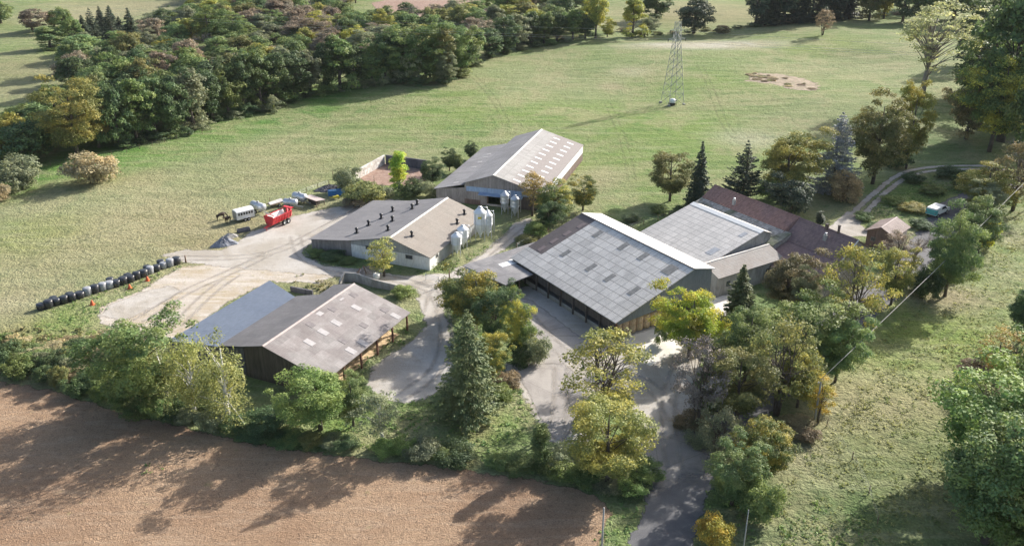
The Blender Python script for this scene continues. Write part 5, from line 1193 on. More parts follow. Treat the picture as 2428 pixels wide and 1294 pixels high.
def red_spreader(bx, by, toward):
    t = place(empty('spreader_trailer'), bx, by, toward); tag(t, 'bright red two axle farm spreader trailer with white inside parked on the yard', 'farm trailer')
    L, w0, w1, z0, z1 = 5.6, .80, 1.22, 1.0, 2.35
    m = MB()
    for s_ in (-1, 1):
        m.prism([(-L / 2, s_ * w0, z0), (L / 2, s_ * w0, z0), (L / 2, s_ * w1, z1), (-L / 2, s_ * w1, z1)], (0, -s_ * .07, 0))
    m.box((0, 0, z0), (L, w0 * 2 + .02, .1)); m.prism([(L / 2, -w0, z0), (L / 2, w0, z0), (L / 2, w1, z1 + .35), (L / 2, -w1, z1 + .35)], (-.07, 0, 0)); m.build('body', M['redp'], t)
    m = MB()
    for s_ in (-1, 1):
        for i in range(7): x_ = -L / 2 + .25 + i * (L - .5) / 6; m.prism([(x_ - .05, s_ * (w0 + .05), z0), (x_ + .05, s_ * (w0 + .05), z0), (x_ + .05, s_ * (w1 + .05), z1), (x_ - .05, s_ * (w1 + .05), z1)], (0, -s_ * .045, 0))
        m.box((0, s_ * (w1 + .02), z1 + .02), (L, .14, .12))
    m.build('side_rib', M['redp'], t)
    m = MB()
    for s_ in (-1, 1): m.prism([(-L / 2 + .1, s_ * (w0 - .09), z0 + .1), (L / 2 - .1, s_ * (w0 - .09), z0 + .1), (L / 2 - .1, s_ * (w1 - .10), z1 - .05), (-L / 2 + .1, s_ * (w1 - .10), z1 - .05)], (0, -s_ * .02, 0))
    m.box((0, 0, z0 + .09), (L - .2, w0 * 1.8, .03)); m.build('inner_lining', M['whitep'], t)
    m = MB(); m.prism([(L / 2 - .9, -1.15, z1 + .12), (L / 2 - .9, 1.15, z1 + .12), (L / 2 - .1, 1.15, z1 + .9), (L / 2 - .1, -1.15, z1 + .9)], (0, 0, -.06)); m.build('front_guard', M['whitep'], t)
    for y_ in (-.45, .45):
        m = MB(); m.s = True; m.tube([(-L / 2 - .25, y_, z0), (-L / 2 - .25, y_, z1 + .35)], .14, 8)
        for i in range(6): m.box((-L / 2 - .25, y_, z0 + .15 + i * .28), (.55, .55, .04), i * .6)
        m.build('rotor', M['redp'], t)
    MB().box((-L / 2 - .25, 0, z1 + .42), (.7, 2.2, .12)).build('rear_frame', M['redp'], t)
    m = MB(); m.box((0, .42, .82), (L, .14, .22)); m.box((0, -.42, .82), (L, .14, .22)); m.prism([(L / 2, -.5, .82), (L / 2, .5, .82), (L / 2 + 1.5, .1, .7), (L / 2 + 1.5, -.1, .7)], (0, 0, -.14)); m.build('drawbar', M['redp'], t)
    MB().tube([(L / 2 + 1.1, .25, .95), (L / 2 + 1.1, .25, 0)], .06, 6).build('jack', M['redp'], t)
    for x_ in (-1.45, -.25):
        for y_ in (-1.18, 1.18): wheel(t, x_, y_, .55, .42)
    return t
red_spreader(662, 532, (628, 548))

t = place(empty('livestock_trailer'), 579, 521, (555, 527)); tag(t, 'white livestock trailer with slotted side standing by the dark horses', 'livestock trailer')
L_, w_ = 3.8, 1.05
m = MB(); sec = [(-w_, .6), (w_, .6), (w_, 2.2), (w_ * .75, 2.45), (0, 2.55), (-w_ * .75, 2.45), (-w_, 2.2)]
m.prism([(-L_ / 2, y_, z_) for y_, z_ in sec], (L_, 0, 0)); m.build('body', M['whitep'], t)
for s_ in (-1, 1):
    for i in range(6): MB().box((-L_ / 2 + .5 + i * .56, s_ * (w_ + .01), 1.72), (.34, .05, .5)).build('vent_slot', M['dark'], t)  # dark plates stand for the shaded openings; the body behind is closed
MB().box((L_ / 2 + .03, 0, 1.45), (.06, 1.7, 1.6)).build('ramp', M['steel'], t); MB().box((-L_ / 2 - .03, 0, 1.45), (.06, 1.7, 1.5)).build('front_panel', M['galv'], t)
for s_ in (-1, 1):
    wheel(t, .25, s_ * 1.12, .36, .22); wheel(t, -.55, s_ * 1.12, .36, .22); MB().prism([(-1.05, s_ * 1.0, .82), (.75, s_ * 1.0, .82), (.6, s_ * 1.26, .80), (-.9, s_ * 1.26, .80)], (0, 0, .05)).build('mudguard', M['galv'], t)
m = MB(); m.box((L_ / 2 + .6, 0, .55), (1.3, .1, .1)); m.box((0, 0, .55), (L_, 1.6, .1)); m.build('chassis', M['steel'], t)

t = place(empty('flat_trailer'), 656, 488, (676, 482)); tag(t, 'small flat trailer loaded with pale boards behind the red spreader', 'farm trailer')
MB().box((0, 0, .75), (3.6, 1.8, .12)).build('deck', M['timber'], t)
for i in range(3): MB().box((-.2 + i * .15, -.5 + i * .5, .90 + .03 * i), (3.4, .42, .14), .04 * i).build('board', M['ridge'], t)
for y_ in (-.95, .95): wheel(t, 0, y_, .34, .22)
MB().box((2.2, 0, .6), (1.2, .1, .1)).build('drawbar', M['steel'], t)

t = place(empty('low_shelter'), 745, 484, (765, 490)); tag(t, 'low shelter with a sloping pinkish brown sheet roof at the yard end', 'shelter')
MB().prism([(-2.2, -1.3, 1.75), (2.2, -1.3, 1.55), (2.2, 1.3, 1.15), (-2.2, 1.3, 1.35)][::-1], (0, 0, -.08)).build('roof', M['ridgeP'], t)
for x_, y_, h_ in ((-2, -1.1, 1.6), (2, -1.1, 1.4), (2, 1.1, 1.05), (-2, 1.1, 1.25)): MB().box((x_, y_, h_ / 2), (.12, .12, h_)).build('post', M['timber'], t)
MB().box((-.3, .3, .4), (2.6, 1.0, .8)).build('back_board', M['woodD'], t)

t = place(empty('feed_trough'), 578, 549, (592, 546)); tag(t, 'dark grey concrete trough on the grass left of the red spreader', 'trough')
m = MB(); m.box((0, 0, .12), (2.3, .8, .16)); m.box((0, .42, .35), (2.4, .1, .66)); m.box((0, -.42, .35), (2.4, .1, .66)); m.box((1.2, 0, .345), (.1, .72, .65)); m.box((-1.2, 0, .345), (.1, .72, .65)); m.build('basin', M['concD'], t)
m = MB(); m.box((-.8, 0, .02), (.3, .9, .1)); m.box((.8, 0, .02), (.3, .9, .1)); m.build('foot', M['conc'], t)

def heap(bx, by, rx, ry, h, mat, name, label, cat, seed=1, rz=.5, n=34):
    rs = np.random.RandomState(seed); p = at(bx, by); m = MB(); m.s = False
    ph = rs.uniform(0, 6, 8); vs = [(0, 0, h)]; rings = 9
    for i in range(1, rings + 1):
        r = i / rings
        for k in range(n):
            a = 2 * math.pi * k / n; e = 1 + .10 * math.sin(3 * a + ph[0]) + .08 * math.sin(5 * a + ph[1]) + .05 * math.sin(9 * a + ph[2])
            vs.append((rx * r * e * math.cos(a), ry * r * e * math.sin(a), h * max(0, (1 - r ** 1.15)) * (1 + .12 * rs.normal()) - (.1 if i == rings else 0)))
    m.add(vs, [(0, 1 + k, 1 + (k + 1) % n) for k in range(n)] + [(1 + (i - 1) * n + k, 1 + i * n + k, 1 + i * n + (k + 1) % n, 1 + (i - 1) * n + (k + 1) % n) for i in range(1, rings) for k in range(n)])
    o_ = m.build(name, mat); o_.location = tuple(p); o_.rotation_euler = (0, 0, rz); return tag(o_, label, cat)
M['gravelheap'] = plain('heap_gravel', (.24, .25, .28), .9, 0, .3, 3.0); M['rubble'] = plain('rubble', (.30, .27, .25), .9, 0, .6, 2.5)
heap(532, 579, 2.6, 1.7, 1.5, M['gravelheap'], 'gravel_heap', 'blue grey gravel heap at the left end of the yard', 'gravel heap', 3)
heap(545, 562, 1.8, 1.2, .8, M['conc'], 'rubble_heap', 'small grey rubble heap behind the blue grey gravel heap', 'rubble heap', 5)
heap(225, 812, 2.6, 1.2, .8, plain('dark_tarp', (.06, .055, .075), .5, 0, .5, 3), 'tarp_heap', 'dark crumpled tarp heap on the dry bank', 'tarp heap', 8)
heap(250, 797, 1.4, .9, .6, M['conc'], 'rubble_heap', 'pale rubble heap beside the dark tarp', 'rubble heap', 9)
heap(778, 449, 3.6, 1.6, 1.0, M['concD'], 'scrap_heap', 'dark scrap heap behind the blue tank', 'scrap heap', 12)
heap(870, 645, 3.0, 1.4, 1.1, M['rubble'], 'rubble_heap', 'brown rubble heap behind the curved concrete wall', 'rubble heap', 14)
heap(1425, 527, 3.2, 2.0, 1.3, M['gravelheap'], 'gravel_heap', 'grey gravel heap behind the white ridge of the hay barn', 'gravel heap', 15)

t = place(empty('blue_tank'), 798, 462, (820, 460)); tag(t, 'bright blue box shaped tank lying by the scrap heap', 'tank')
m = MB(); m.box((0, 0, .6), (3.6, 1.3, 1.1)); m.build('body', M['blue'], t); MB().box((-.8, -.1, 1.17), (1.6, 1.0, .05)).build('lid', plain('light_blue', (.25, .50, .72), .5), t)
for x_ in (-1.4, 1.4): MB().box((x_, 0, .025), (.2, 1.2, .1)).build('skid', M['steel'], t)
t = place(empty('yellow_wheelbarrow'), 795, 473, (810, 470)); tag(t, 'yellow wheelbarrow left in the grass below the blue tank', 'wheelbarrow')
m = MB(); m.prism([(-.5, -.35, .75), (.8, -.35, .8), (.8, .35, .8), (-.5, .35, .75)], (.1, 0, -.35)); m.build('tray', M['yellow'], t)
for y_ in (-.25, .25): MB().tube([(-1.3, y_, .7), (.7, y_ * .4, .3)], .03, 5).build('handle', M['yellow'], t)
wheel(t, .85, 0, .22, .1); m = MB(); m.box((-.3, .2, .2), (.05, .05, .4)); m.box((-.3, -.2, .2), (.05, .05, .4)); m.build('stand', M['steel'], t)

# ------------------------------------------------------------------ wrapped bales along the meadow edge
BP = [(295, 905, 0), (350, 892, 0), (403, 872, 0), (460, 858, 0), (517, 842, 0), (570, 822, 0), (625, 802, 1), (680, 785, 0), (733, 768, 1), (780, 752, 2), (830, 740, 0), (878, 723, 0), (930, 706, 0), (975, 690, 0), (1022, 672, 0), (1068, 650, 2), (1115, 632, 0), (1163, 612, 2), (1210, 598, 2), (1255, 582, 0)]
BN = ['first', 'second', 'third', 'fourth', 'fifth', 'sixth', 'seventh', 'eighth', 'ninth', 'tenth']
m = MB(); m.s = True; m.lathe([(0, 0), (.55, 0), (.64, .08), (.66, .6), (.64, 1.12), (.54, 1.2), (.2, 1.24), (0, 1.22)], 20); wb = m.build('wrapped_bale', M['wrap'])
for i, (zx, zy, cl_) in enumerate(BP):
    q = wb if i == 0 else link(wb.copy())
    p = at(zx / 2.9975, 430 + zy / 2.9975 + 1); q.location = tuple(p); q.rotation_euler = (rr.uniform(-.05, .05), rr.uniform(-.05, .05), rr.uniform(0, 6)); k_ = rr.uniform(1.0, 1.2); q.scale = (k_, k_ * rr.uniform(.92, 1.05), rr.uniform(.88, 1.15))
    if cl_: q.material_slots[0].link = 'OBJECT'; q.material_slots[0].material = M['wrapg']
    e_ = BN[i] + ' from the lower left end' if i < 10 else BN[19 - i] + ' from the upper right end'
    tag(q, '%s wrapped round bale, %s of the row' % ('grey' if cl_ else 'shiny black', e_), 'wrapped bale', 'wrapped round bales in a row along the meadow edge')
for i, (zx, zy) in enumerate([(385, 858), (500, 828), (785, 722), (910, 692), (1048, 634), (1145, 594)]):
    q = link(wb.copy()); p = at(zx / 2.9975, 430 + zy / 2.9975 + 1); q.location = tuple(p); q.rotation_euler = (0, 0, rr.uniform(0, 6))
    tag(q, 'black wrapped bale standing behind the row, %s one from the left' % BN[i], 'wrapped bale', 'wrapped round bales in a row along the meadow edge')
for px, py, lab in [(219, 722, 'orange cone shaped marker left most of three below the bales'), (308, 684, 'orange cone shaped marker middle of three below the bales'), (350, 665, 'orange cone shaped marker right most of three below the bales')]:
    t = empty('orange_marker', tuple(at(px, py))); tag(t, lab, 'marker', 'orange markers below the wrapped bales')
    m = MB(); m.s = True; m.lathe([(.42, .05), (.34, .4), (.20, .8), (.12, 1.0), (0, 1.02)], 14); m.build('cone', M['orange'], t); MB().box((0, 0, .03), (.95, .95, .06)).build('base', M['orange'], t); t.scale = (.8, .8, .8)

# ------------------------------------------------------------------ dark horses
def horse(bx, by, toward, label, down=False):
    J = dict(pel=(-.62, 0, 1.30, .27), sp=(-.1, 0, 1.22, .31), ch=(.45, 0, 1.24, .29), wi=(.68, 0, 1.36, .20))
    if down: J.update(n1=(.98, 0, 1.22, .15), n2=(1.25, 0, .85, .11), hd=(1.42, 0, .50, .11), mz=(1.50, 0, .18, .07))
    else: J.update(n1=(.92, 0, 1.58, .16), n2=(1.15, 0, 1.85, .12), hd=(1.38, 0, 1.86, .12), mz=(1.68, 0, 1.62, .075))
    E_ = [('pel', 'sp'), ('sp', 'ch'), ('ch', 'wi'), ('wi', 'n1'), ('n1', 'n2'), ('n2', 'hd'), ('hd', 'mz')]
    for s_, n_ in ((-1, 'l'), (1, 'r')):
        J.update({'fh' + n_: (.55, s_ * .20, .98, .13), 'fk' + n_: (.56 + .05 * s_, s_ * .18, .55, .065), 'ff' + n_: (.54 + .1 * s_, s_ * .18, .04, .055),
                  'hs' + n_: (-.66, s_ * .20, 1.02, .17), 'hk' + n_: (-.84 + .04 * s_, s_ * .19, .60, .075), 'hf' + n_: (-.76 + .1 * s_, s_ * .19, .04, .055), 'er' + n_: ((1.28 if not down else 1.2), s_ * .09, (2.06 if not down else .80), .03)})
        E_ += [('ch', 'fh' + n_), ('fh' + n_, 'fk' + n_), ('fk' + n_, 'ff' + n_), ('pel', 'hs' + n_), ('hs' + n_, 'hk' + n_), ('hk' + n_, 'hf' + n_), ('n2', 'er' + n_)]
    ks = list(J); me = D.meshes.new('horse'); me.from_pydata([J[k][:3] for k in ks], [(ks.index(a), ks.index(b_)) for a, b_ in E_], [])
    me.materials.append(M['horse']); o_ = link(D.objects.new('horse', me)); md = o_.modifiers.new('skin', 'SKIN')
    for i, k in enumerate(ks): me.skin_vertices[0].data[i].radius = (J[k][3], J[k][3] * (1.12 if i < 3 else 1))
    me.skin_vertices[0].data[0].use_root = True; md.use_smooth_shade = True; sd = o_.modifiers.new('sub', 'SUBSURF'); sd.levels = 1; sd.render_levels = 2
    place(o_, bx, by, toward); tag(o_, label, 'horse', 'dark horses beside the livestock trailer')
    for nm, P_, R_ in (('tail', [(-.86, 0, 1.32), (-.98, 0, 1.05), (-.97, 0, .55)], [.05, .09, .03]), ('mane', [(.70, 0, 1.52), (.92, 0, 1.74), (1.12, 0, 2.0)] if not down else [(.70, 0, 1.5), (1.02, 0, 1.36), (1.3, 0, .98)], [.04, .06, .04])):
        mm = MB(); mm.s = True; mm.tube(P_, R_, 6); mm.build(nm, M['mane'], o_)
M['horse'] = plain('horse_coat', (.050, .030, .020), .55, 0, .2); M['mane'] = plain('horse_hair', (.02, .015, .012), .7)
horse(525, 521, (545, 516), 'dark brown horse standing furthest left with its head lowered', True)
horse(541, 529, (528, 538), 'dark brown horse standing close to the front of the white trailer')

# ------------------------------------------------------------------ walls
def wall_px(parent, pts, h, th, mat, name='wall', z0=-.2, label=None):
    """free standing wall through points on the ground; h number or list of heights"""
    P = [at(*q)[:2] for q in pts]; hs = h if hasattr(h, '__len__') else [h] * len(P); m = MB()
    for i in range(len(P) - 1):
        a, c = P[i], P[i + 1]; n = c - a; n = np.array([-n[1], n[0]]) / np.hypot(*n) * th / 2
        m.add([(a[0] - n[0], a[1] - n[1], z0), (c[0] - n[0], c[1] - n[1], z0), (c[0] + n[0], c[1] + n[1], z0), (a[0] + n[0], a[1] + n[1], z0),
               (a[0] - n[0], a[1] - n[1], hs[i]), (c[0] - n[0], c[1] - n[1], hs[i + 1]), (c[0] + n[0], c[1] + n[1], hs[i + 1]), (a[0] + n[0], a[1] + n[1], hs[i])],
              [(3, 2, 1, 0), (4, 5, 6, 7), (0, 1, 5, 4), (1, 2, 6, 5), (2, 3, 7, 6), (3, 0, 4, 7)])
    return m.build(name, mat, parent, label=label)
M['limewall'] = mat_stone('lime_wall', (.62, .60, .57), (.34, .31, .28), 1.2)
tag(wall_px(None, [(843, 428), (912, 389)], 2.3, .35, M['limewall'], 'yard_wall'), 'chalky white crumbling wall on the left side of the manure yard', 'wall')
tag(wall_px(None, [(916, 389), (1012, 402)], 2.3, .35, M['concD'], 'yard_wall'), 'dark stained back wall of the manure yard', 'wall')
tag(wall_px(None, [(806, 682), (818, 668), (845, 668), (885, 680), (940, 690)], [1.2, 1.8, 1.7, 1.5, 1.2], .3, M['conc'], 'silage_wall'), 'curved grey concrete wall behind the brown roofed shed', 'wall')
tag(wall_px(None, [(690, 690), (742, 700)], .9, .3, M['concD'], 'low_wall'), 'low dark wall between the blue roof and the dry grass', 'wall')

# ------------------------------------------------------------------ pylon
p = at(1594, 246); PH = 24.6
t = empty('pylon', tuple(p), .35); tag(t, 'tall grey lattice steel electricity pylon standing in the green meadow', 'pylon')
def pw(z): return 2.2 * (1 - z / PH) + .40 if z < 19 else 2.2 * (1 - 19 / PH) + .40 - (z - 19) * .04
lv = [0, 3.2, 6.2, 8.9, 11.3, 13.5, 15.5, 17.3, 19, 20.8, 22.6, PH]
cr = [(-1, -1), (1, -1), (1, 1), (-1, 1)]
for a, c in cr: MB().tube([(a * pw(z), c * pw(z), z) for z in lv], .085, 4).build('leg', M['steel'], t)
for i in range(len(lv) - 1):
    m = MB()
    for k in range(4):
        (a, c), (a2, c2) = cr[k], cr[(k + 1) % 4]; w0, w1 = pw(lv[i]), pw(lv[i + 1])
        m.tube([(a * w0, c * w0, lv[i]), (a2 * w1, c2 * w1, lv[i + 1])], .045, 4); m.tube([(a2 * w0, c2 * w0, lv[i]), (a * w1, c * w1, lv[i + 1])], .045, 4); m.tube([(a * w1, c * w1, lv[i + 1]), (a2 * w1, c2 * w1, lv[i + 1])], .04, 4)
    m.build('lattice_panel', M['steel'], t)
for z, w_ in ((19.2, 3.0), (21.8, 2.4)):
    for s_ in (-1, 1):
        m = MB()
        for y_ in (-1, 1): m.tube([(0, y_ * .4, z), (s_ * w_, 0, z + .5)], .06, 4); m.tube([(0, y_ * .4, z + 1.0), (s_ * w_, 0, z + .5)], .05, 4)
        a_ = m.build('cross_arm', M['steel'], t); m = MB(); m.s = True; m.lathe([(.06, 0), (.16, -.15), (.07, -.3), (.16, -.45), (.07, -.6), (.14, -.75), (0, -.8)], 8, (s_ * w_, 0, z + .5)); m.build('insulator', M['glass'], a_)
for a, c in cr: MB().box((a * pw(0), c * pw(0), .12), (.7, .7, .5)).build('foot', M['concp'], t)
t = empty('water_tank', tuple(at(1594, 250)), .4); tag(t, 'small white water tank on a dark frame under the pylon', 'tank')
m = MB(); m.s = True; m.lathe([(0, .8), (.75, .8), (.85, .9), (.85, 1.7), (.7, 1.95), (.25, 2.1), (0, 2.12)], 18); m.build('tank', M['silo'], t)
m = MB(); m.box((0, 0, .74), (1.8, 1.8, .1))
for a, c in cr: m.box((a * .8, c * .8, .35), (.12, .12, .72))
m.box((0, 0, .3), (1.2, 1.2, .5)); m.build('frame', M['dark'], t)

# ------------------------------------------------------------------ poles and overhead line
def pole(bx, by, h, mat, label, arm=True, r=.13, name='utility_pole', xy=None):
    p = at(bx, by) if xy is None else np.array([xy[0], xy[1], 0]); t = empty(name, tuple(p), .7); tag(t, label, 'pole')
    m = MB(); m.s = True; m.tube([(0, 0, -.2), (0, 0, h)], [r * 1.25, r * .8], 8); m.build('pole', mat, t)
    if arm:
        a_ = MB().box((0, 0, h - .35), (1.5, .1, .1)).build('cross_arm', M['steel'], t)
        for x_ in (-.65, 0, .65): m = MB(); m.s = True; m.lathe([(.03, 0), (.07, .06), (.04, .12), (.07, .18), (0, .24)], 8, (x_, 0, h - .3)); m.build('insulator', M['whitep'], a_)
    return p
pa = at(1948, 898, 7.0); pole(0, 0, 7.0, M['concp'], 'pale utility pole among the roadside trees carrying the overhead cable', xy=pa[:2])
pb = at(2470, 393, 9.0); pole(0, 0, 9.0, M['timber'], 'utility pole past the right edge carrying the overhead cable', xy=pb[:2])
m = MB(); m.s = True; m.tube([tuple(np.array([pa[0], pa[1], 7.0]) * (1 - k / 20) + np.array([pb[0], pb[1], 9.0]) * (k / 20) - np.array([0, 0, 1.6 * (k / 20) * (1 - k / 20)])) for k in range(21)], .04, 6)
tag(m.build('overhead_cable', M['concp']), 'pale overhead cable running up over the lane to the right edge', 'cable')
q = at(1432, 1203, 8.5); pole(0, 0, 8.5, M['concp'], 'slim grey pole with white tip at the field corner beside the road', False, .10, xy=q[:2]); 
q = at(1775, 1208, 7.5); pole(0, 0, 7.5, M['concp'], 'slim grey pole on the right of the road near the yellow bush', False, .06, xy=q[:2])
pole(1066, 672, 2.9, M['timber'], 'short brown post on the track in front of the low shed', False, .12, 'gate_post')
pole(441, 622, 1.4, M['timber'], 'short dark post at the upper end of the bale row', False, .14, 'gate_post')
pole(888, 441, 2.4, M['timber'], 'thin dark post at the front of the manure yard', False, .07, 'fence_post'); pole(790, 425, 2.2, M['timber'], 'thin dark post left of the manure yard', False, .07, 'fence_post')

def fence(pts, label, h=1.15, step=3.2):
    P = [at(*q) for q in pts]; t = empty('wire_fence', tuple(P[0])); tag(t, label, 'fence'); o0 = P[0]; Q = []
    for a, c in zip(P[:-1], P[1:]):
        n = max(1, int(np.hypot(*(c - a)[:2]) / step))
        for i in range(n): Q.append(a + (c - a) * i / n - o0)
    Q.append(P[-1] - o0)
    for q in Q: MB().tube([(q[0], q[1], q[2] - .2), (q[0] + rr.uniform(-.04, .04), q[1], q[2] + h)], .055, 5).build('post', M['timber'], t)
    for zz in (.45, .8, 1.08): m = MB(); m.tube([(q[0], q[1], q[2] + zz) for q in Q], .012, 3); m.build('wire', M['steel'], t)
fence([(1490, 545), (1560, 522), (1640, 495)], 'wire fence between the meadow and the hay barn back'); fence([(780, 438), (700, 466), (640, 480)], 'wire fence behind the tank trailers')
fence([(120, 392), (300, 362), (420, 330), (480, 318)], 'wire fence along the foot of the wood at the left'); fence([(1960, 1010), (2020, 1090), (2060, 1170), (2080, 1240)], 'wire fence crossing the right hand meadow', step=4)
fence([(1400, 560), (1300, 552), (1225, 590)], 'wire fence on the bank above the hay barn', step=2.5)
t = empty('gate', tuple(at(1010, 664)), -.5); tag(t, 'small pale tubular gate by the curved concrete wall', 'gate')
m = MB()
for z_ in (.3, .6, .9, 1.15): m.tube([(0, 0, z_), (2.6, 0, z_)], .025, 5)
m.build('rails', M['galv'], t)
for x_ in (0, 2.6): MB().tube([(x_, 0, -.1), (x_, 0, 1.3)], .05, 6).build('post', M['galv'], t)
t = empty('bulk_bag', tuple(at(893, 660))); tag(t, 'white bulk bag standing behind the curved concrete wall', 'bag')
m = MB(); m.s = True; m.lathe([(0, 0), (.5, 0), (.58, .15), (.60, .6), (.52, .95), (.35, 1.05), (.3, 1.0), (0, .95)], 10); m.build('bag', M['whitep'], t)
for s_ in (-1, 1): MB().tube([(s_ * .4, -.15, .95), (s_ * .42, 0, 1.2), (s_ * .4, .15, .95)], .025, 4).build('handle', M['whitep'], t)
for i, (dx, dy, lab) in enumerate([(0, 0, 'front pale beam lying under the large spruce'), (-.3, .75, 'rear pale beam lying under the large spruce')]):
    p = at(1150, 972); o_ = MB().box((0, 0, .22), (4.0, .35, .32)).build('concrete_beam', M['whitep']); o_.location = (p[0] + dx, p[1] + dy, 0); o_.rotation_euler = (0, 0, .95); tag(o_, lab, 'beam', 'pale beams under the spruce')
rs1 = np.random.RandomState(4)
for i, (px, py, L_, lab) in enumerate([(838, 664, 2.6, 'longest grey plank leaning on the rubble behind the curved wall'), (850, 660, 2.0, 'middle grey plank leaning on the rubble behind the curved wall'), (866, 655, 1.8, 'short grey plank right of the other planks behind the curved wall')]):
    p = at(px, py); o_ = MB().box((0, 0, 0), (L_, .25, .08)).build('plank', M['timber']); o_.location = (p[0], p[1], .9 + .2 * i); o_.rotation_euler = (0, -.5, .6 + .7 * i); tag(o_, lab, 'plank')

# ------------------------------------------------------------------ pickup on the lane
t = place(empty('pickup_truck'), 2222, 508, (2280, 484)); tag(t, 'white pickup truck with teal back parked on the lane', 'pickup truck')
L_, w_ = 5.2, .92
m = MB(); side = [(-2.6, .5), (2.45, .5), (2.6, .75), (2.55, 1.05), (1.35, 1.18), (.75, 1.78), (.6, 1.84), (-.55, 1.86), (-.62, 1.15), (-2.6, 1.15)]
m.prism([(x_, -w_, z_) for x_, z_ in side][::-1], (0, 2 * w_, 0)); m.build('body', M['whitep'], t)
m = MB(); m.prism([(x_, -w_ - .01, z_) for x_, z_ in [(-2.62, 1.14), (-.64, 1.14), (-.64, 1.80), (-2.5, 1.76)]][::-1], (0, 2 * w_ + .02, 0)); m.build('canopy', M['whitep'], t); m = MB(); m.prism([(x_, -w_ - .02, z_) for x_, z_ in [(-2.66, .60), (-1.9, .60), (-1.9, 1.50), (-2.62, 1.50)]][::-1], (0, 2 * w_ + .04, 0)); m.build('rear_box', M['teal'], t); t.scale = (1.15, 1.15, 1.15)
m = MB(); m.prism([(1.32, -w_ * .86, 1.21), (1.32, w_ * .86, 1.21), (.80, w_ * .78, 1.76), (.80, -w_ * .78, 1.76)], (.02, 0, .02)); m.build('windscreen', M['glass'], t)
for s_ in (-1, 1): MB().prism([(-.5, s_ * (w_ + .012), 1.22), (1.15, s_ * (w_ + .012), 1.22), (.68, s_ * (w_ + .012), 1.70), (-.5, s_ * (w_ + .012), 1.74)], (0, -s_ * .03, 0)).build('side_window', M['glass'], t)
for x_ in (-1.65, 1.6):
    for s_ in (-1, 1): wheel(t, x_, s_ * (w_ - .06), .37, .24)
for s_ in (-1, 1): MB().box((2.57, s_ * .68, .85), (.08, .32, .2)).build('headlight', M['rim'], t); MB().box((-2.62, s_ * .8, .95), (.05, .14, .28)).build('tail_light', M['redp'], t)
MB().box((2.62, 0, .55), (.12, 1.7, .2)).build('bumper', M['steel'], t)
for s_ in (-1, 1): MB().box((.95, s_ * (w_ + .12), 1.25), (.12, .2, .16)).build('mirror', M['black'], t)

# ------------------------------------------------------------------ rough grass, one sheet of tufts nobody could count
def tufts(name, label, polys, dens, h, leaf, seed):
    rs = np.random.RandomState(seed); P = []
    for poly in polys:
        Q = np.array([at(*q)[:2] for q in poly]); lo, hi = Q.min(0), Q.max(0); n = int((hi - lo).prod() * dens)
        X = rs.uniform(lo[0], hi[0], n); Y = rs.uniform(lo[1], hi[1], n)
        k = (np.sin(X * .9 + seed) * np.sin(Y * .8) + np.sin(X * .31) * np.cos(Y * .37 + 1) + rs.normal(0, .6, n)) > -.2
        sd = poly_sd(X, Y, [tuple(q) for q in Q]); k &= sd > rs.uniform(-.6, .8, n); P.append(np.column_stack([X[k], Y[k]]))
    P = np.concatenate(P); n = len(P); m = 6; Z = hgt(P[:, 0], P[:, 1]); big = rs.uniform(.6, 1.5, n)
    X = np.repeat(P[:, 0], m) + rs.normal(0, .13, n * m) * np.repeat(big, m); Y = np.repeat(P[:, 1], m) + rs.normal(0, .13, n * m) * np.repeat(big, m); Z = np.repeat(Z, m)
    hh = h * np.repeat(big, m) * rs.uniform(.5, 1.1, n * m); C_ = np.column_stack([X, Y, Z + hh * .4])
    V = cards(C_, np.column_stack([rs.normal(size=n * m) * .6, rs.normal(size=n * m) * .6, np.ones(n * m)]), hh * 1.1, hh * .55, rs, np.column_stack([rs.normal(0, .5, n * m), rs.normal(0, .5, n * m), np.ones(n * m)]))
    me = leafmesh(name, V, np.clip(np.repeat(rs.normal(.5, .2, n), m) + rs.normal(0, .1, n * m), 0, 1)); me.materials.append(LM[leaf])
    tag(link(D.objects.new(name, me)), label, 'grass', kind='stuff')
LM['g1'] = mat_leaf('grass_blades', (.165, .215, .08), (.24, .25, .11), .45, .45, psc=.12); LM['g2'] = mat_leaf('dry_blades', (.27, .245, .12), (.18, .20, .08), .4, .3); LM['g3'] = mat_leaf('lush_blades', (.11, .19, .06), (.17, .23, .07), .35, .3)
tufts('rough_grass', 'rough tussocky grass of the right hand meadow', [[(1800, 1320), (1850, 1180), (1960, 1010), (2040, 860), (2150, 740), (2290, 560), (2460, 470), (2560, 700), (2560, 1340)]], 2.6, .24, 'g1', 1)
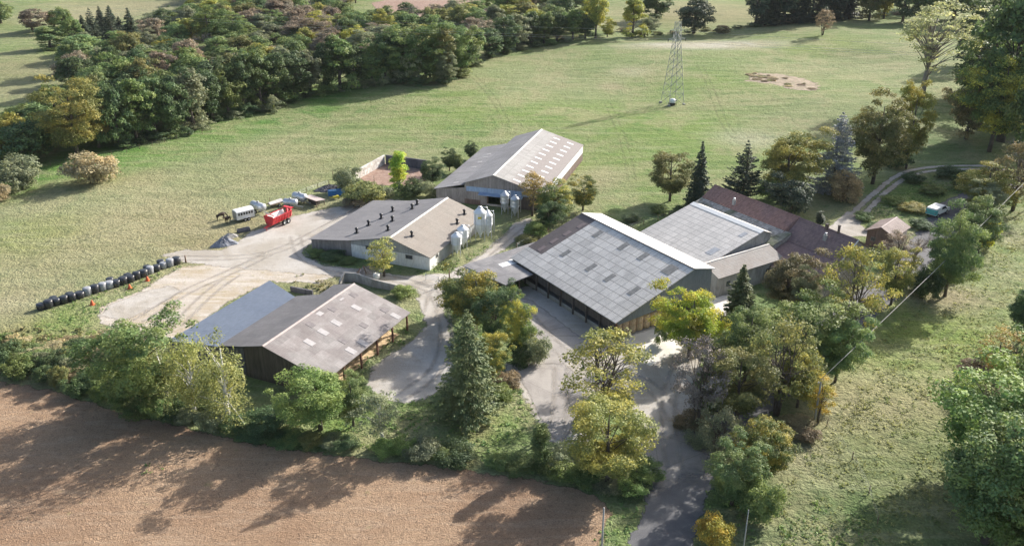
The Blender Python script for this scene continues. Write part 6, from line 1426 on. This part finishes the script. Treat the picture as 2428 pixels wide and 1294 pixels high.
tufts('verge_grass', 'green verge grass and weeds by the hedge, road and barns', [[(560, 1010), (880, 960), (1060, 940), (1230, 905), (1310, 1050), (1340, 1080), (1290, 1105), (900, 1075), (570, 1030)], [(1440, 1170), (1500, 1140), (1530, 1190), (1480, 1320), (1370, 1320), (1440, 1230)],
    [(1060, 650), (1095, 640), (1200, 680), (1290, 860), (1200, 850), (1070, 760)], [(712, 600), (735, 590), (1020, 648), (1170, 570), (1180, 560), (1120, 630), (1010, 656), (760, 628)], [(640, 905), (770, 945), (890, 860), (1000, 780), (1005, 760), (960, 780), (870, 830), (780, 905), (600, 900), (560, 930)],
    [(2040, 520), (2150, 430), (2290, 405), (2290, 450), (2190, 510), (2060, 545)], [(1690, 1130), (1760, 980), (1900, 1000), (1830, 1100), (1780, 1320), (1660, 1320)], [(100, 740), (400, 640), (440, 628), (330, 690), (230, 745), (200, 770), (330, 815), (250, 850), (60, 800)], [(1760, 1340), (1800, 1180), (1900, 1160), (2060, 1190), (2080, 1340)], [(325, 1135), (335, 1105), (380, 1098), (388, 1110), (350, 1140)]], 2.4, .27, 'g3', 2)
tufts('dry_grass', 'dry straw coloured grass on the banks and heaps', [[(0, 780), (120, 770), (330, 810), (280, 880), (250, 930), (0, 880)], [(700, 650), (800, 660), (790, 690), (700, 690)], [(560, 1015), (760, 985), (780, 1010), (570, 1030)]], 1.6, .5, 'g2', 3)

# ------------------------------------------------------------------ thin autumn haze
hm = D.materials.new('haze'); hm.use_nodes = True; ht = hm.node_tree; ht.nodes.clear()
ho = ht.nodes.new('ShaderNodeOutputMaterial'); hv_ = ht.nodes.new('ShaderNodeVolumePrincipled')
hv_.inputs['Color'].default_value = (.90, .93, 1.0, 1); hv_.inputs['Density'].default_value = .000035; hv_.inputs['Anisotropy'].default_value = .0
ht.links.new(hv_.outputs[0], ho.inputs['Volume'])
zmin = float(hgt(gx, gy).min()) - 1.0
o_ = MB().box2((-3260, -960, zmin), (3260, 4260, 170)).build('haze', hm); tag(o_, 'thin pale blue autumn haze over the valley', 'haze', kind='stuff')

# conductors of the pylon, running off to the left and right
pq = at(1594, 246)
for k, (sg, z_) in enumerate([(-1, 19.0), (1, 19.0), (1, 21.6)]):
    c, s_ = math.cos(.35), math.sin(.35); w_ = 3.0 if z_ < 20 else 2.4; P0 = np.array([pq[0] + sg * w_ * c, pq[1] + sg * w_ * s_, z_ - .4])
    m = MB()
    for far in ((-330, 372, 26), (330, 205, 24)):
        Q0 = np.array([far[0], far[1], far[2] + k]); m.tube([tuple(P0 * (1 - i / 24) + Q0 * (i / 24) - np.array([0, 0, 14 * (i / 24) * (1 - i / 24)])) for i in range(25)], .022, 4)
    tag(m.build('power_line', M['steel']), ['lower left conductor hanging from the pylon', 'lower right conductor hanging from the pylon', 'topmost conductor hanging from the pylon'][k], 'power line', 'power lines hanging from the pylon')
